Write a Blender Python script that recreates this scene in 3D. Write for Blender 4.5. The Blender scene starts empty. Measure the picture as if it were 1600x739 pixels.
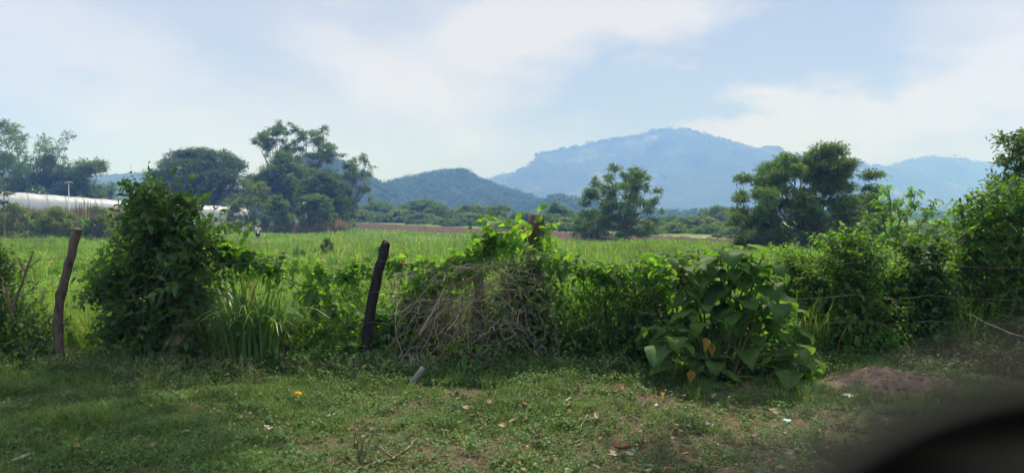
import bpy, math, random
import numpy as np
from math import radians, sin, cos, pi
C = bpy.context.scene
COL = C.collection
R = np.random.default_rng(11)

# ------------------------------------------------------------ camera, sky, sun, exposure
CAM_Z, F, PITCH = 1.66, 1080.0, math.atan(17.5/1080.0)
cam = bpy.data.cameras.new("camera"); camo = bpy.data.objects.new("camera", cam); COL.objects.link(camo)
cam.sensor_width = 36.0; cam.lens = 36.0*F/1600.0
cam.clip_start = 0.02; cam.clip_end = 20000
camo.location = (0, 0, CAM_Z); camo.rotation_euler = (radians(90)-PITCH, 0, 0)
cam.dof.use_dof = True; cam.dof.focus_distance = 8.0; cam.dof.aperture_fstop = cam.lens/8.0
C.camera = camo

SUN_EL, SUN_AZ = 60.0, 14.0      # azimuth from +y towards +x
w = bpy.data.worlds.new("World"); C.world = w; w.use_nodes = True
def build_world():
    nt = w.node_tree; nt.nodes.clear(); N = nt.nodes; Lk = nt.links
    def M(op, a, b=None, c=None, clamp=False):
        n = N.new('ShaderNodeMath'); n.operation = op; n.use_clamp = clamp
        for i, v in enumerate((a, b, c)):
            if v is None: continue
            if isinstance(v, (int, float)): n.inputs[i].default_value = v
            else: Lk.new(v, n.inputs[i])
        return n.outputs[0]
    sky = N.new('ShaderNodeTexSky'); sky.sky_type = 'NISHITA'; sky.sun_disc = False
    sky.sun_elevation = radians(SUN_EL); sky.sun_rotation = radians(SUN_AZ)
    sky.air_density = 1.2; sky.dust_density = 2.5; sky.ozone_density = 1.0
    tc = N.new('ShaderNodeTexCoord'); sp = N.new('ShaderNodeSeparateXYZ'); Lk.new(tc.outputs['Generated'], sp.inputs[0])
    az = M('MULTIPLY', M('ARCTAN2', sp.outputs[0], sp.outputs[1]), 57.2958)
    el = M('MULTIPLY', M('ARCSINE', sp.outputs[2]), 57.2958)
    def noise(scale, det, rough, dist=0.0, zs=2.2):
        mp = N.new('ShaderNodeMapping'); mp.inputs['Scale'].default_value = (1, 1, zs); Lk.new(tc.outputs['Generated'], mp.inputs[0])
        n = N.new('ShaderNodeTexNoise'); n.inputs['Scale'].default_value = scale; n.inputs['Detail'].default_value = det
        n.inputs['Roughness'].default_value = rough; n.inputs['Distortion'].default_value = dist
        Lk.new(mp.outputs[0], n.inputs['Vector']); return n.outputs[0]
    n1 = noise(3.0, 7, 0.55, 0.6); n2 = noise(7.0, 8, 0.6, 0.2); n3 = noise(2.2, 5, .5, .3, 4.0)
    azw = M('ADD', az, M('MULTIPLY', M('SUBTRACT', n1, 0.5), 26.0))
    elw = M('ADD', el, M('MULTIPLY', M('SUBTRACT', n2, 0.5), 12.0))
    # gaussians: azimuth, elevation, radius along, radius across, tilt (deg), weight
    G = [(-33,12,13,4,-25,.55),(-21,8,12,4,-12,.35),(-12,13,7,3.2,-35,.75),(-6,10,7,3.5,0,.55),(6,18,11,5,10,1.5),(0,16,4,4,0,.5),
         (17,7.6,11,2.0,8,.75),(28,8.5,13,3.2,8,.95),(38,10,7,5,0,.6),(37,18,6,3,20,.7),(-38,17,8,4,0,.2),(16,12.5,13,3.4,28,-.85), (27,14,8,3.5,20,-.45),
         (0,3,60,2.6,0,.35),(70,25,30,20,0,.6),(-80,25,30,20,0,.6),(0,55,70,20,0,.5),(180,25,60,20,0,.6),(-180,25,60,20,0,.6)]
    tot = 0.20
    for (a0, e0, ra, re, t, wt) in G:
        t = radians(t); dx = M('SUBTRACT', azw, a0); dy = M('SUBTRACT', elw, e0)
        u = M('ADD', M('MULTIPLY', dx, cos(t)/ra), M('MULTIPLY', dy, sin(t)/ra))
        v = M('SUBTRACT', M('MULTIPLY', dy, cos(t)/re), M('MULTIPLY', dx, sin(t)/re))
        g = M('EXPONENT', M('MULTIPLY', M('ADD', M('MULTIPLY', u, u), M('MULTIPLY', v, v)), -1.0))
        tot = M('ADD', tot, M('MULTIPLY', g, wt))
    tot = M('ADD', tot, M('MULTIPLY', M('SUBTRACT', n3, 0.5), 1.0))
    mask = M('MULTIPLY', M('SMOOTH_MAX', tot, 0.0, 0.1), 0.82, clamp=True)
    veil = N.new('ShaderNodeMixRGB'); veil.inputs[0].default_value = 0.80           # thin grey-blue overcast veil
    sc = N.new('ShaderNodeMixRGB'); sc.blend_type = 'MULTIPLY'; sc.inputs[0].default_value = 1
    sc.inputs[2].default_value = (.10, .10, .10, 1); Lk.new(sky.outputs[0], sc.inputs[1])
    Lk.new(sc.outputs[0], veil.inputs[1]); veil.inputs[2].default_value = (0.45, 0.535, 0.73, 1)
    mix = N.new('ShaderNodeMixRGB'); Lk.new(mask, mix.inputs[0]); Lk.new(veil.outputs[0], mix.inputs[1])
    mix.inputs[2].default_value = (0.82, 0.81, 0.855, 1)
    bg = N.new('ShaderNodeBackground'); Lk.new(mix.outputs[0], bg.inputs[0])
    ov = N.new('ShaderNodeMapRange'); ov.interpolation_type = 'SMOOTHSTEP'; Lk.new(el, ov.inputs[0])    # sky above the view brightened as added fill light
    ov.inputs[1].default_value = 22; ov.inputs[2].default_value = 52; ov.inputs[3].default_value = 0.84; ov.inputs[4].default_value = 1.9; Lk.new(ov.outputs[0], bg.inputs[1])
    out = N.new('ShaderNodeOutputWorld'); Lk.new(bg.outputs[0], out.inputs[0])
build_world()
sl = bpy.data.lights.new("sun", 'SUN'); sl.energy = 4.4; sl.angle = radians(0.6); sl.color = (1, .95, .86)
so = bpy.data.objects.new("sun", sl); COL.objects.link(so)
so.rotation_euler = (radians(90-SUN_EL), 0, radians(180-SUN_AZ)); so.location = (5, 20, 40)
C.view_settings.view_transform = 'Standard'; C.view_settings.look = 'None'; C.view_settings.gamma = 1
C.view_settings.exposure = 0.2; C.view_settings.use_curve_mapping = False
C.render.engine = 'CYCLES'
cy = C.cycles; cy.use_denoising = True; cy.max_bounces = 7; cy.diffuse_bounces = 3; cy.transmission_bounces = 5
cy.transparent_max_bounces = 6; cy.volume_bounces = 2; cy.use_adaptive_sampling = True; cy.adaptive_threshold = 0.02
try: cy.denoising_prefilter = 'ACCURATE'
except Exception: pass

# ------------------------------------------------------------ helpers
def W(px, py, D):
    """real position of something seen at (px,py) of the 1600 px photo and standing D metres out"""
    u = (px-800)/F; v = (369.5-py)/F
    dy = cos(PITCH)+v*sin(PITCH); dz = v*cos(PITCH)-sin(PITCH)
    return np.array([u*D/dy, D, CAM_Z+dz*D/dy])
HY = np.array([-100, 60, 70, 95, 118, 130, 160, 190, 400, 6000.]); HZ = np.array([0, -.04, 0, .43, .95, 1.25, 2.4, 2.9, 3.2, 3.2])
def wob(x, y):
    return .035*np.sin(x*1.3+.7)*np.sin(y*1.1+.4)+.02*np.sin(x*3.1+y*1.7)+.012*np.sin(x*6.1-y*4.7+1)+.008*np.sin(y*9.3+x*2.2)
def H(x, y):
    x = np.asarray(x, float); y = np.asarray(y, float)
    near = np.clip((22-y)/10, 0, 1)
    return np.interp(y, HY, HZ) + wob(x, y)*near

def nrm(a): return a/np.maximum(np.linalg.norm(a, axis=-1, keepdims=True), 1e-9)
def rv(n): return nrm(R.normal(size=(n, 3)))
UP = np.array([0, 0, 1.])

class Geo:
    def __init__(s): s.V = []; s.F = []; s.n = 0
    def add(s, V, Fc):
        V = np.asarray(V, np.float32).reshape(-1, 3); Fc = np.asarray(Fc, np.int64)
        if len(V) == 0: return s
        s.V.append(V); s.F.append(Fc+s.n); s.n += len(V); return s
    def build(s, name, mat, parent=None, smooth=False, loc=None):
        me = bpy.data.meshes.new(name)
        if s.n:
            V = np.concatenate(s.V)
            if loc is not None: V = V-np.asarray(loc, np.float32)
            L = np.concatenate([f.ravel() for f in s.F]); sz = np.concatenate([np.full(len(f), f.shape[1]) for f in s.F])
            st = np.concatenate([[0], np.cumsum(sz)[:-1]])
            me.vertices.add(len(V)); me.vertices.foreach_set('co', V.ravel())
            me.loops.add(len(L)); me.loops.foreach_set('vertex_index', L.astype(np.int32))
            me.polygons.add(len(sz)); me.polygons.foreach_set('loop_start', st.astype(np.int32))
            try: me.polygons.foreach_set('loop_total', sz.astype(np.int32))
            except Exception: pass
            if smooth: me.polygons.foreach_set('use_smooth', np.ones(len(sz), bool))
            me.update(calc_edges=True)
        if mat is not None: me.materials.append(mat)
        o = bpy.data.objects.new(name, me); COL.objects.link(o)
        if parent is not None: o.parent = parent
        if loc is not None and parent is None: o.location = [float(q) for q in loc]
        return o

def tubes(P, Rd, s=6, cap=False):
    """P (N,K,3), Rd (N,K) -> V,F of N tapered tubes"""
    P = np.asarray(P, float); Rd = np.asarray(Rd, float)
    if P.ndim == 2: P = P[None]; Rd = Rd[None]
    N_, K, _ = P.shape
    T = np.gradient(P, axis=1); T = nrm(T)
    ref = np.where(np.abs(T[:, :1, 2:3]) > .9, np.array([1., 0, 0]), UP)
    A = nrm(np.cross(T, ref)); B = np.cross(T, A)
    ang = np.arange(s)*2*pi/s
    ring = P[:, :, None, :] + Rd[:, :, None, None]*(A[:, :, None, :]*np.cos(ang)[:, None]+B[:, :, None, :]*np.sin(ang)[:, None])
    V = ring.reshape(-1, 3)
    n, k, j = np.meshgrid(np.arange(N_), np.arange(K-1), np.arange(s), indexing='ij')
    a = n*K*s+k*s+j; b = n*K*s+k*s+(j+1) % s
    Fq = np.stack([a, b, b+s, a+s], -1).reshape(-1, 4)
    return V, Fq
def add_tube(g, P, Rd, s=8, capend=True):
    V, Fq = tubes(P, Rd, s); g.add(V, Fq)
    if capend:
        K = len(P); base = g.n-K*s
        for r in (0, K-1):
            c = np.asarray(P[r], np.float32)[None]
            g.V.append(c); idx = g.n; g.n += 1
            g.F.append(np.array([[base+r*s+j, base+r*s+(j+1) % s, idx] for j in range(s)]))

def ribbons(P, Wd, S):
    """P (N,K,3) centre lines, Wd (N,K) half widths, S (N,3) side"""
    N_, K, _ = P.shape
    L = P-S[:, None, :]*Wd[:, :, None]; Rr = P+S[:, None, :]*Wd[:, :, None]
    V = np.stack([L, Rr], 2).reshape(-1, 3)
    n, k = np.meshgrid(np.arange(N_), np.arange(K-1), indexing='ij'); a = n*K*2+k*2
    return V, np.stack([a, a+1, a+3, a+2], -1).reshape(-1, 4)

PROF = {'oval': ([0, .3, .65, 1], [.06, .48, .40, .0]), 'heart': ([0, .22, .6, 1], [.18, .62, .42, .0]),
        'lance': ([0, .3, .65, 1], [.05, .26, .2, .0])}
def leaves(Cn, D, U, L, Wd, kind='oval', fold=.18, droop=.3):
    """leaf blades with a rib, folded and drooping; or 'quad' for small far ones"""
    Cn = np.asarray(Cn); n = len(Cn); D = nrm(D); S = nrm(np.cross(D, U)); U2 = np.cross(S, D)
    L = np.broadcast_to(L, n)[:, None]; Wd = np.broadcast_to(Wd, n)[:, None]
    if kind == 'quad':
        V = np.stack([Cn, Cn+D*L*.5+S*Wd*.5+U2*L*fold*.5, Cn+D*L-UP*L*droop*.4, Cn+D*L*.5-S*Wd*.5+U2*L*fold*.5], 1)
        return V.reshape(-1, 3), (np.arange(n)[:, None]*4+np.arange(4)[None])
    t, wp = PROF[kind]; rows = []
    for tt, ww in zip(t, wp):
        rib = Cn+D*L*tt-UP*(L*droop*tt*tt)
        rows.append(np.stack([rib-S*Wd*ww+U2*Wd*fold*ww*2, rib, rib+S*Wd*ww+U2*Wd*fold*ww*2], 1))
    V = np.stack(rows, 1).reshape(-1, 3); K = len(t)
    nn, k, j = np.meshgrid(np.arange(n), np.arange(K-1), np.arange(2), indexing='ij'); a = nn*K*3+k*3+j
    return V, np.stack([a, a+1, a+4, a+3], -1).reshape(-1, 4)

def in_blobs(blobs, n, lo=.35, hi=1.0):
    """n points in ellipsoids (cx,cy,cz,rx,ry,rz), with the outward direction"""
    B = np.asarray(blobs, float); vol = (B[:, 3]*B[:, 5])
    k = R.choice(len(B), n, p=vol/vol.sum()); d = rv(n)
    r = (lo**2+(hi**2-lo**2)*R.random(n))**.5*(1+np.abs(R.normal(size=n))*.20)
    return B[k, :3]+d*r[:, None]*B[k, 3:6], nrm(d*B[k, 3:6]), k

def twigs(gl, gt, blobs, n, tl, per, L, Wd, kind='oval', up=.5, droop=.3, fold=.2, trad=.0035, outw=1.0, ldroop=.3, lo=.3):
    """n leafy twigs in the blobs, per leaves on each: leaves into gl, stems into gt"""
    p, o, _ = in_blobs(blobs, n, lo, .98)
    d = nrm(o*outw+UP*up+rv(n)*.7); ln = tl*R.uniform(.6, 1.3, n)[:, None]
    ks = np.linspace(0, 1, 4)
    P = p[:, None, :]-d[:, None, :]*ln[:, None]*.55+d[:, None, :]*ln[:, None]*ks[None, :, None]
    P[:, :, 2] -= (ln*droop*ks[None]**2)
    if gt is not None:
        V, Fq = tubes(P, trad*np.linspace(1.2, .4, 4)[None]*np.ones((n, 1)), 3); gt.add(V, Fq)
    s = (np.arange(per)+.6)/per*np.ones((n, 1))+R.uniform(-.06, .06, (n, per)); s = np.clip(s, 0.03, 1)
    i = np.minimum((s*3).astype(int), 2); fr = s*3-i
    nn = np.arange(n)[:, None]
    q = P[nn, i]*(1-fr[..., None])+P[nn, i+1]*fr[..., None]; q = q.reshape(-1, 3)
    td = np.repeat(nrm(P[:, 3]-P[:, 0]), per, 0)
    perp = nrm(np.cross(td, rv(n)[:, None, :].repeat(per, 1).reshape(-1, 3)))
    perp *= np.where(np.arange(n*per) % 2 == 0, 1, -1)[:, None]
    D = nrm(td*.55+perp*.8+UP*.1+rv(n*per)*.35); U = nrm(UP*.9+o.repeat(per, 0)*.35+rv(n*per)*.55)
    sc = R.uniform(.55, 1.15, n*per)
    V, Fq = leaves(q, D, U, L*sc, Wd*sc, kind, fold, ldroop); gl.add(V, Fq)
    return P

# ------------------------------------------------------------ materials
def new_mat(name):
    m = bpy.data.materials.new(name); m.use_nodes = True; m.node_tree.nodes.clear(); return m, m.node_tree.nodes, m.node_tree.links
def leaf_mat(name, c1, c2, tr, tfac=.38, rough=.45, dead=None, deadfrac=.03, spec=.28, nscale=1.3, nlo=.72, nhi=1.3):
    m, N, L = new_mat(name)
    g = N.new('ShaderNodeNewGeometry'); rmp = N.new('ShaderNodeValToRGB'); L.new(g.outputs['Random Per Island'], rmp.inputs[0])
    e = rmp.color_ramp.elements; e[0].color = (*c1, 1); e[1].color = (*c2, 1); e[1].position = 1-deadfrac-.001 if dead else 1
    if dead: x = e.new(1-deadfrac); x.color = (*dead, 1)
    tc = N.new('ShaderNodeTexCoord'); no = N.new('ShaderNodeTexNoise'); no.inputs['Scale'].default_value = nscale; no.inputs['Detail'].default_value = 3
    L.new(tc.outputs['Object'], no.inputs['Vector'])
    mr = N.new('ShaderNodeMapRange'); mr.inputs[1].default_value = .3; mr.inputs[2].default_value = .7; mr.inputs[3].default_value = nlo; mr.inputs[4].default_value = nhi
    L.new(no.outputs[0], mr.inputs[0])
    mu = N.new('ShaderNodeVectorMath'); mu.operation = 'SCALE'; L.new(rmp.outputs[0], mu.inputs[0]); L.new(mr.outputs[0], mu.inputs['Scale'])
    b = N.new('ShaderNodeBsdfPrincipled'); L.new(mu.outputs[0], b.inputs['Base Color']); b.inputs['Roughness'].default_value = rough
    b.inputs['Specular IOR Level'].default_value = spec
    t = N.new('ShaderNodeBsdfTranslucent')
    mt = N.new('ShaderNodeVectorMath'); mt.operation = 'MULTIPLY'; L.new(mu.outputs[0], mt.inputs[0]); mt.inputs[1].default_value = tr
    L.new(mt.outputs[0], t.inputs[0])
    mx = N.new('ShaderNodeMixShader'); mx.inputs[0].default_value = tfac; L.new(b.outputs[0], mx.inputs[1]); L.new(t.outputs[0], mx.inputs[2])
    o = N.new('ShaderNodeOutputMaterial'); L.new(mx.outputs[0], o.inputs[0]); return m
def noise_mat(name, cols, scale=8, rough=.9, detail=6, bump=0.0, bscale=None, zs=1.0, spec=.3, coords='Object'):
    m, N, L = new_mat(name)
    tc = N.new('ShaderNodeTexCoord'); mp = N.new('ShaderNodeMapping'); mp.inputs['Scale'].default_value = (1, 1, zs); L.new(tc.outputs[coords], mp.inputs[0])
    no = N.new('ShaderNodeTexNoise'); no.inputs['Scale'].default_value = scale; no.inputs['Detail'].default_value = detail; no.inputs['Roughness'].default_value = .65
    L.new(mp.outputs[0], no.inputs['Vector'])
    r = N.new('ShaderNodeValToRGB'); L.new(no.outputs[0], r.inputs[0]); e = r.color_ramp.elements
    ps = np.linspace(.32, .68, len(cols)); e[0].position = ps[0]; e[0].color = (*cols[0], 1); e[1].position = ps[-1]; e[1].color = (*cols[-1], 1)
    for p, c in list(zip(ps, cols))[1:-1]: x = e.new(p); x.color = (*c, 1)
    b = N.new('ShaderNodeBsdfPrincipled'); L.new(r.outputs[0], b.inputs['Base Color']); b.inputs['Roughness'].default_value = rough
    b.inputs['Specular IOR Level'].default_value = spec
    if bump:
        n2 = N.new('ShaderNodeTexNoise'); n2.inputs['Scale'].default_value = bscale or scale*3; n2.inputs['Detail'].default_value = 5; L.new(mp.outputs[0], n2.inputs['Vector'])
        bp = N.new('ShaderNodeBump'); bp.inputs['Strength'].default_value = 1; bp.inputs['Distance'].default_value = bump; L.new(n2.outputs[0], bp.inputs['Height']); L.new(bp.outputs[0], b.inputs['Normal'])
    o = N.new('ShaderNodeOutputMaterial'); L.new(b.outputs[0], o.inputs[0]); return m

TG = (2.9, 2.9, .9)
m_dark = leaf_mat('leaf_dark', (.038, .095, .026), (.080, .160, .034), TG, .42, .5)
m_mid = leaf_mat('leaf_mid', (.052, .128, .026), (.105, .205, .038), TG, .50, .52, (.20, .14, .05), .015)
m_light = leaf_mat('leaf_light', (.070, .160, .028), (.130, .240, .035), (2.6, 2.7, .8), .52, .5, (.25, .2, .06), .02)
m_big = leaf_mat('leaf_big', (.045, .110, .032), (.105, .190, .045), TG, .46, .55, None, 0, .22, 5)
m_yel = leaf_mat('leaf_yellow', (.30, .21, .04), (.40, .28, .06), (1.3, 1.2, .8), .4)
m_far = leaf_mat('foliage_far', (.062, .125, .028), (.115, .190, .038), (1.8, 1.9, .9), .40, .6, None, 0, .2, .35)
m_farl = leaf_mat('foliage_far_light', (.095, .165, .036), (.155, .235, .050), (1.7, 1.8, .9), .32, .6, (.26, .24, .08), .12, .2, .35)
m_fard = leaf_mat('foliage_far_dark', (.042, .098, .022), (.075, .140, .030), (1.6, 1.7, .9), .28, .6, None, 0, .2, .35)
m_grass = leaf_mat('lawn_grass', (.058, .130, .026), (.130, .215, .048), (1.7, 1.8, .9), .32, .6, (.24, .20, .10), .10, .25, .9)
m_field = leaf_mat('field_grass', (.105, .225, .032), (.175, .30, .048), (1.6, 1.6, .9), .40, .6, (.36, .33, .11), .11, .25, .22, .62, 1.3)
m_reed = leaf_mat('dry_reed', (.15, .115, .06), (.32, .26, .15), (1.3, 1.3, .9), .3, .7)
m_cane = leaf_mat('cane_blade', (.080, .175, .045), (.150, .260, .075), (2.0, 2.0, .9), .42, .4, (.3, .25, .1), .06, .5)
m_weed = leaf_mat('weed_leaf', (.050, .120, .035), (.090, .170, .045), (1.9, 1.9, .9), .38, .5, (.24, .2, .07), .04)
m_dull = leaf_mat('weed_dull', (.065, .095, .035), (.12, .14, .05), (1.6, 1.6, .9), .34, .6, (.24, .17, .08), .15)
m_twig = noise_mat('green_twig', [(.06, .07, .03), (.12, .12, .05)], 20)
m_dry = noise_mat('dry_stem', [(.20, .15, .10), (.36, .29, .21), (.28, .22, .16)], 14, .8)
m_bark = noise_mat('bark', [(.07, .05, .035), (.17, .13, .095), (.11, .09, .06)], 9, .9, 8, .012, 26, .35)
m_barkp = noise_mat('bark_pale', [(.13, .10, .075), (.30, .24, .18), (.20, .16, .12)], 7, .9, 8, .015, 22, .3)
m_barkf = noise_mat('bark_far', [(.08, .065, .05), (.16, .14, .11)], 3)
m_post = noise_mat('post_wood', [(.04, .032, .024), (.15, .12, .09), (.08, .063, .047)], 16, .85, 9, .022, 40, .22)
m_end = noise_mat('cut_wood', [(.22, .13, .08), (.34, .22, .14)], 20, .8)
m_char = noise_mat('charred_wood', [(.006, .006, .006), (.022, .02, .02), (.012, .012, .012)], 16, .75, 8, .01, 30, .3)
m_brush = leaf_mat('dry_brush_stem', (.20, .165, .125), (.58, .50, .40), (1, 1, 1), .02, .8, None, 0, .2)
m_wire = noise_mat('rusty_wire', [(.07, .05, .04), (.14, .12, .11)], 30, .5)
m_dead = [noise_mat('dead_leaf_%s' % n, c, 30, .75) for n, c in (('tan', [(.26, .18, .115), (.40, .29, .19)]), ('brown', [(.20, .11, .06), (.32, .19, .11)]),
          ('pale', [(.34, .29, .23), (.48, .42, .34)]), ('orange', [(.40, .19, .05), (.52, .28, .08)]))]

def mat_ground():
    m, N, L = new_mat('earth')
    tc = N.new('ShaderNodeNewGeometry')
    def noise(s, d=6, r=.6):
        n = N.new('ShaderNodeTexNoise'); n.inputs['Scale'].default_value = s; n.inputs['Detail'].default_value = d; n.inputs['Roughness'].default_value = r; L.new(tc.outputs['Position'], n.inputs['Vector']); return n.outputs[0]
    def ramp(x, a, b, ca, cb):
        r = N.new('ShaderNodeValToRGB'); L.new(x, r.inputs[0]); e = r.color_ramp.elements; e[0].position = a; e[1].position = b; e[0].color = (*ca, 1); e[1].color = (*cb, 1); return r.outputs[0]
    def mix(f, a, b):
        x = N.new('ShaderNodeMixRGB'); L.new(f, x.inputs[0]); L.new(a, x.inputs[1]); L.new(b, x.inputs[2]); return x.outputs[0]
    soil = ramp(noise(9, 9, .7), .3, .7, (.075, .055, .040), (.20, .145, .105))
    gr = ramp(noise(1.6, 7, .7), .3, .7, (.035, .060, .018), (.075, .110, .030))
    sp = N.new('ShaderNodeSeparateXYZ'); L.new(tc.outputs['Position'], sp.inputs[0])
    mr = N.new('ShaderNodeMapRange'); L.new(sp.outputs[1], mr.inputs[0]); mr.inputs[1].default_value = 9; mr.inputs[2].default_value = 13; mr.clamp = True
    near = mix(ramp(noise(1.1, 5), .42, .55, (0, 0, 0), (.6, .6, .6)), soil, gr)
    fld = ramp(noise(.16, 6), .35, .65, (.10, .17, .03), (.18, .23, .05))
    col = mix(mr.outputs[0], near, fld)
    b = N.new('ShaderNodeBsdfPrincipled'); L.new(col, b.inputs['Base Color']); b.inputs['Roughness'].default_value = .95; b.inputs['Specular IOR Level'].default_value = .15
    bp = N.new('ShaderNodeBump'); bp.inputs['Distance'].default_value = .03; L.new(noise(16, 8, .7), bp.inputs['Height']); L.new(bp.outputs[0], b.inputs['Normal'])
    o = N.new('ShaderNodeOutputMaterial'); L.new(b.outputs[0], o.inputs[0]); return m
m_earth = mat_ground()
m_plough = noise_mat('ploughed_soil', [(.035, .022, .017), (.105, .068, .052), (.06, .040, .030)], .9, .95, 10, .12, 2.2, 1, .15)
m_hill = noise_mat('hill_forest', [(.022, .05, .02), (.05, .085, .03), (.035, .065, .025), (.09, .10, .045)], .012, .95, 12, 2.0, .09)
m_mount = noise_mat('mountain_scrub', [(.010, .020, .010), (.030, .048, .020), (.016, .030, .014), (.17, .16, .09)], .0075, .95, 13, 5.0, .03)

# ------------------------------------------------------------ tags
def tag(o, label=None, cat=None, group=None, kind=None):
    if label: o['label'] = label
    if cat: o['category'] = cat
    if group: o['group'] = group
    if kind: o['kind'] = kind
    return o
def empty(name, loc, label, cat, group=None):
    o = bpy.data.objects.new(name, None); COL.objects.link(o); o.location = [float(v) for v in loc]; o.empty_display_size = .2
    return tag(o, label, cat, group)
def part(g, name, mat, root, smooth=False, label=None):
    """geometry given in world coordinates, linked under root"""
    me = g.build(name, mat, None, smooth); me.parent = root
    me.data.transform(__import__('mathutils').Matrix.Translation([-v for v in root.location]))
    if label: me['label'] = label
    return me

# ------------------------------------------------------------ ground
def grid(X, Y, Z):
    a, b = X.shape; V = np.stack([X, Y, Z], -1).reshape(-1, 3)
    i, j = np.meshgrid(np.arange(a-1), np.arange(b-1), indexing='ij'); k = i*b+j
    return V, np.stack([k, k+1, k+b+1, k+b], -1).reshape(-1, 4)
ys = np.concatenate([np.linspace(-40, 2.5, 20), np.linspace(2.6, 14, 120), np.geomspace(14.3, 2480, 130)])
xs = np.sign(np.linspace(-1, 1, 161))*np.abs(np.linspace(-1, 1, 161))**1.6
Y, S = np.meshgrid(ys, xs, indexing='ij'); X = S*(26+np.abs(Y)*.85)
g = Geo(); V, Fq = grid(X, Y, H(X, Y)); g.add(V, Fq[:, ::-1])
tag(g.build('ground', m_earth, smooth=True), kind='structure')

# ploughed field: a raised sheet of clods between two lines
nx = np.array([430, 560, 700, 900, 1200, 1700]); nd = np.array([132, 115, 95, 70, 50, 44.]); fd = np.array([168, 152, 128, 96, 66, 56.])
u = np.linspace(405, 1750, 420); t = np.linspace(0, 1, 90)
U_, T_ = np.meshgrid(u, t, indexing='ij'); D_ = np.interp(U_, nx, nd)*(1-T_)+np.interp(U_, nx, fd)*T_
X = (U_-800)/F*D_; rise = np.minimum(np.minimum(T_*14, (1-T_)*14), 1)
rise = np.minimum(rise, np.clip((U_-405)/25, 0, 1))
Z = H(X, D_)-.03+rise*(.14+.10*np.sin((D_*1.0+X*.35)*5.2)+.07*R.normal(size=X.shape))
g = Geo(); V, Fq = grid(X, D_, Z); g.add(V, Fq)
tag(g.build('ploughed_field', m_plough), kind='structure')
# pale dirt track along the far edge of the ploughed field
u = np.linspace(860, 1750, 120); T2 = np.linspace(0, 1, 4); U_, T_ = np.meshgrid(u, T2, indexing='ij')
D_ = np.interp(U_, nx, fd)+.6+T_*1.6; X = (U_-800)/F*D_; Z = H(X, D_)+.16+.03*R.normal(size=X.shape)
g = Geo(); V, Fq = grid(X, D_, Z); g.add(V, Fq)
tag(g.build('dirt_track', noise_mat('track_dust', [(.22, .19, .16), (.34, .30, .26)], 1.5, .95)), kind='structure')

# ------------------------------------------------------------ hills and mountain
def fbm(x, y, o=5, f=1.0):
    s = 0; a = 1
    rr = np.random.default_rng(5)
    for i in range(o):
        p = rr.uniform(0, 6.28, 4); th = rr.uniform(0, 3.14)
        xx = x*cos(th)+y*sin(th); yy = -x*sin(th)+y*cos(th)
        s = s+a*np.sin(xx*f+p[0]+1.3*np.sin(yy*f*.7+p[1]))*np.sin(yy*f+p[2]+1.1*np.sin(xx*f*.8+p[3])); a *= .52; f *= 2.03
    return s
def ridge(name, pts, D, depth, mat, rough, n=(420, 90), lump=0, power=1.25):
    pts = np.array(pts, float); u = np.linspace(pts[0, 0], pts[-1, 0], n[0]); zt = CAM_Z+(352-np.interp(u, pts[:, 0], pts[:, 1]))/F*D
    v = np.linspace(-1, 1, n[1]); Uu, Vv = np.meshgrid(u, v, indexing='ij')
    X = (Uu-800)/F*D*(1+Vv*.04); Yy = D+Vv*depth
    prof = (1-np.abs(Vv)**power); ht = np.interp(Uu, u, zt)
    f = fbm(X/depth*5, Yy/depth*3.2, 6)
    Z = ht*prof+rough*f*np.clip(np.abs(Vv)*4, 0, 1)*prof
    Z += lump*R.normal(size=Z.shape)*prof
    g = Geo(); V, Fq = grid(X, Yy, np.maximum(Z, -2)); g.add(V, Fq)
    o = tag(g.build(name, mat, smooth=False), kind='structure'); return X, Yy, Z
far_r = ridge('mountain', [(1300, 352), (1350, 285), (1390, 260), (1420, 251), (1455, 246), (1480, 247), (1510, 252), (1545, 256), (1580, 251), (1640, 250), (1720, 262), (1820, 275), (2000, 330)], 2130, 330, m_mount, 22, lump=1.8)
mid_r = ridge('mountain', [(1100, 352), (1180, 246), (1250, 246), (1300, 250), (1340, 257), (1400, 264), (1450, 276), (1520, 290), (1600, 300), (1700, 320), (1800, 352)], 1950, 340, m_mount, 20, lump=1.8)
main_r = ridge('mountain', [(690, 352), (720, 292), (760, 281), (795, 273), (826, 263), (840, 242), (870, 236), (905, 229), (950, 219), (1000, 213), (1014, 207), (1062, 201), (1080, 206), (1120, 217),
               (1160, 229), (1200, 238), (1240, 245), (1290, 256), (1340, 285), (1400, 330), (1440, 352)], 1750, 560, m_mount, 46, (520, 150), lump=1.6)
hl1 = ridge('hill', [(560, 352), (590, 300), (620, 288), (650, 279), (690, 270), (715, 267), (735, 272), (765, 288), (800, 302), (850, 318), (905, 330), (960, 352)], 620, 150, m_hill, 6, (300, 70), 1.0)
hl2 = ridge('hill', [(380, 352), (440, 262), (490, 246), (515, 240), (545, 264), (575, 284), (598, 294), (625, 312), (660, 352)], 520, 120, m_hill, 5, (220, 60), 1.0)
hl3 = ridge('hill', [(40, 352), (120, 280), (170, 274), (215, 270), (250, 275), (330, 300), (420, 352)], 900, 160, m_hill, 6, (160, 50), 1.0)
hl4 = ridge('hill', [(780, 352), (830, 322), (870, 310), (905, 316), (960, 330), (1100, 336), (1300, 334), (1500, 338), (1700, 352)], 480, 60, m_hill, 2, (300, 40), .8)
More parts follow.
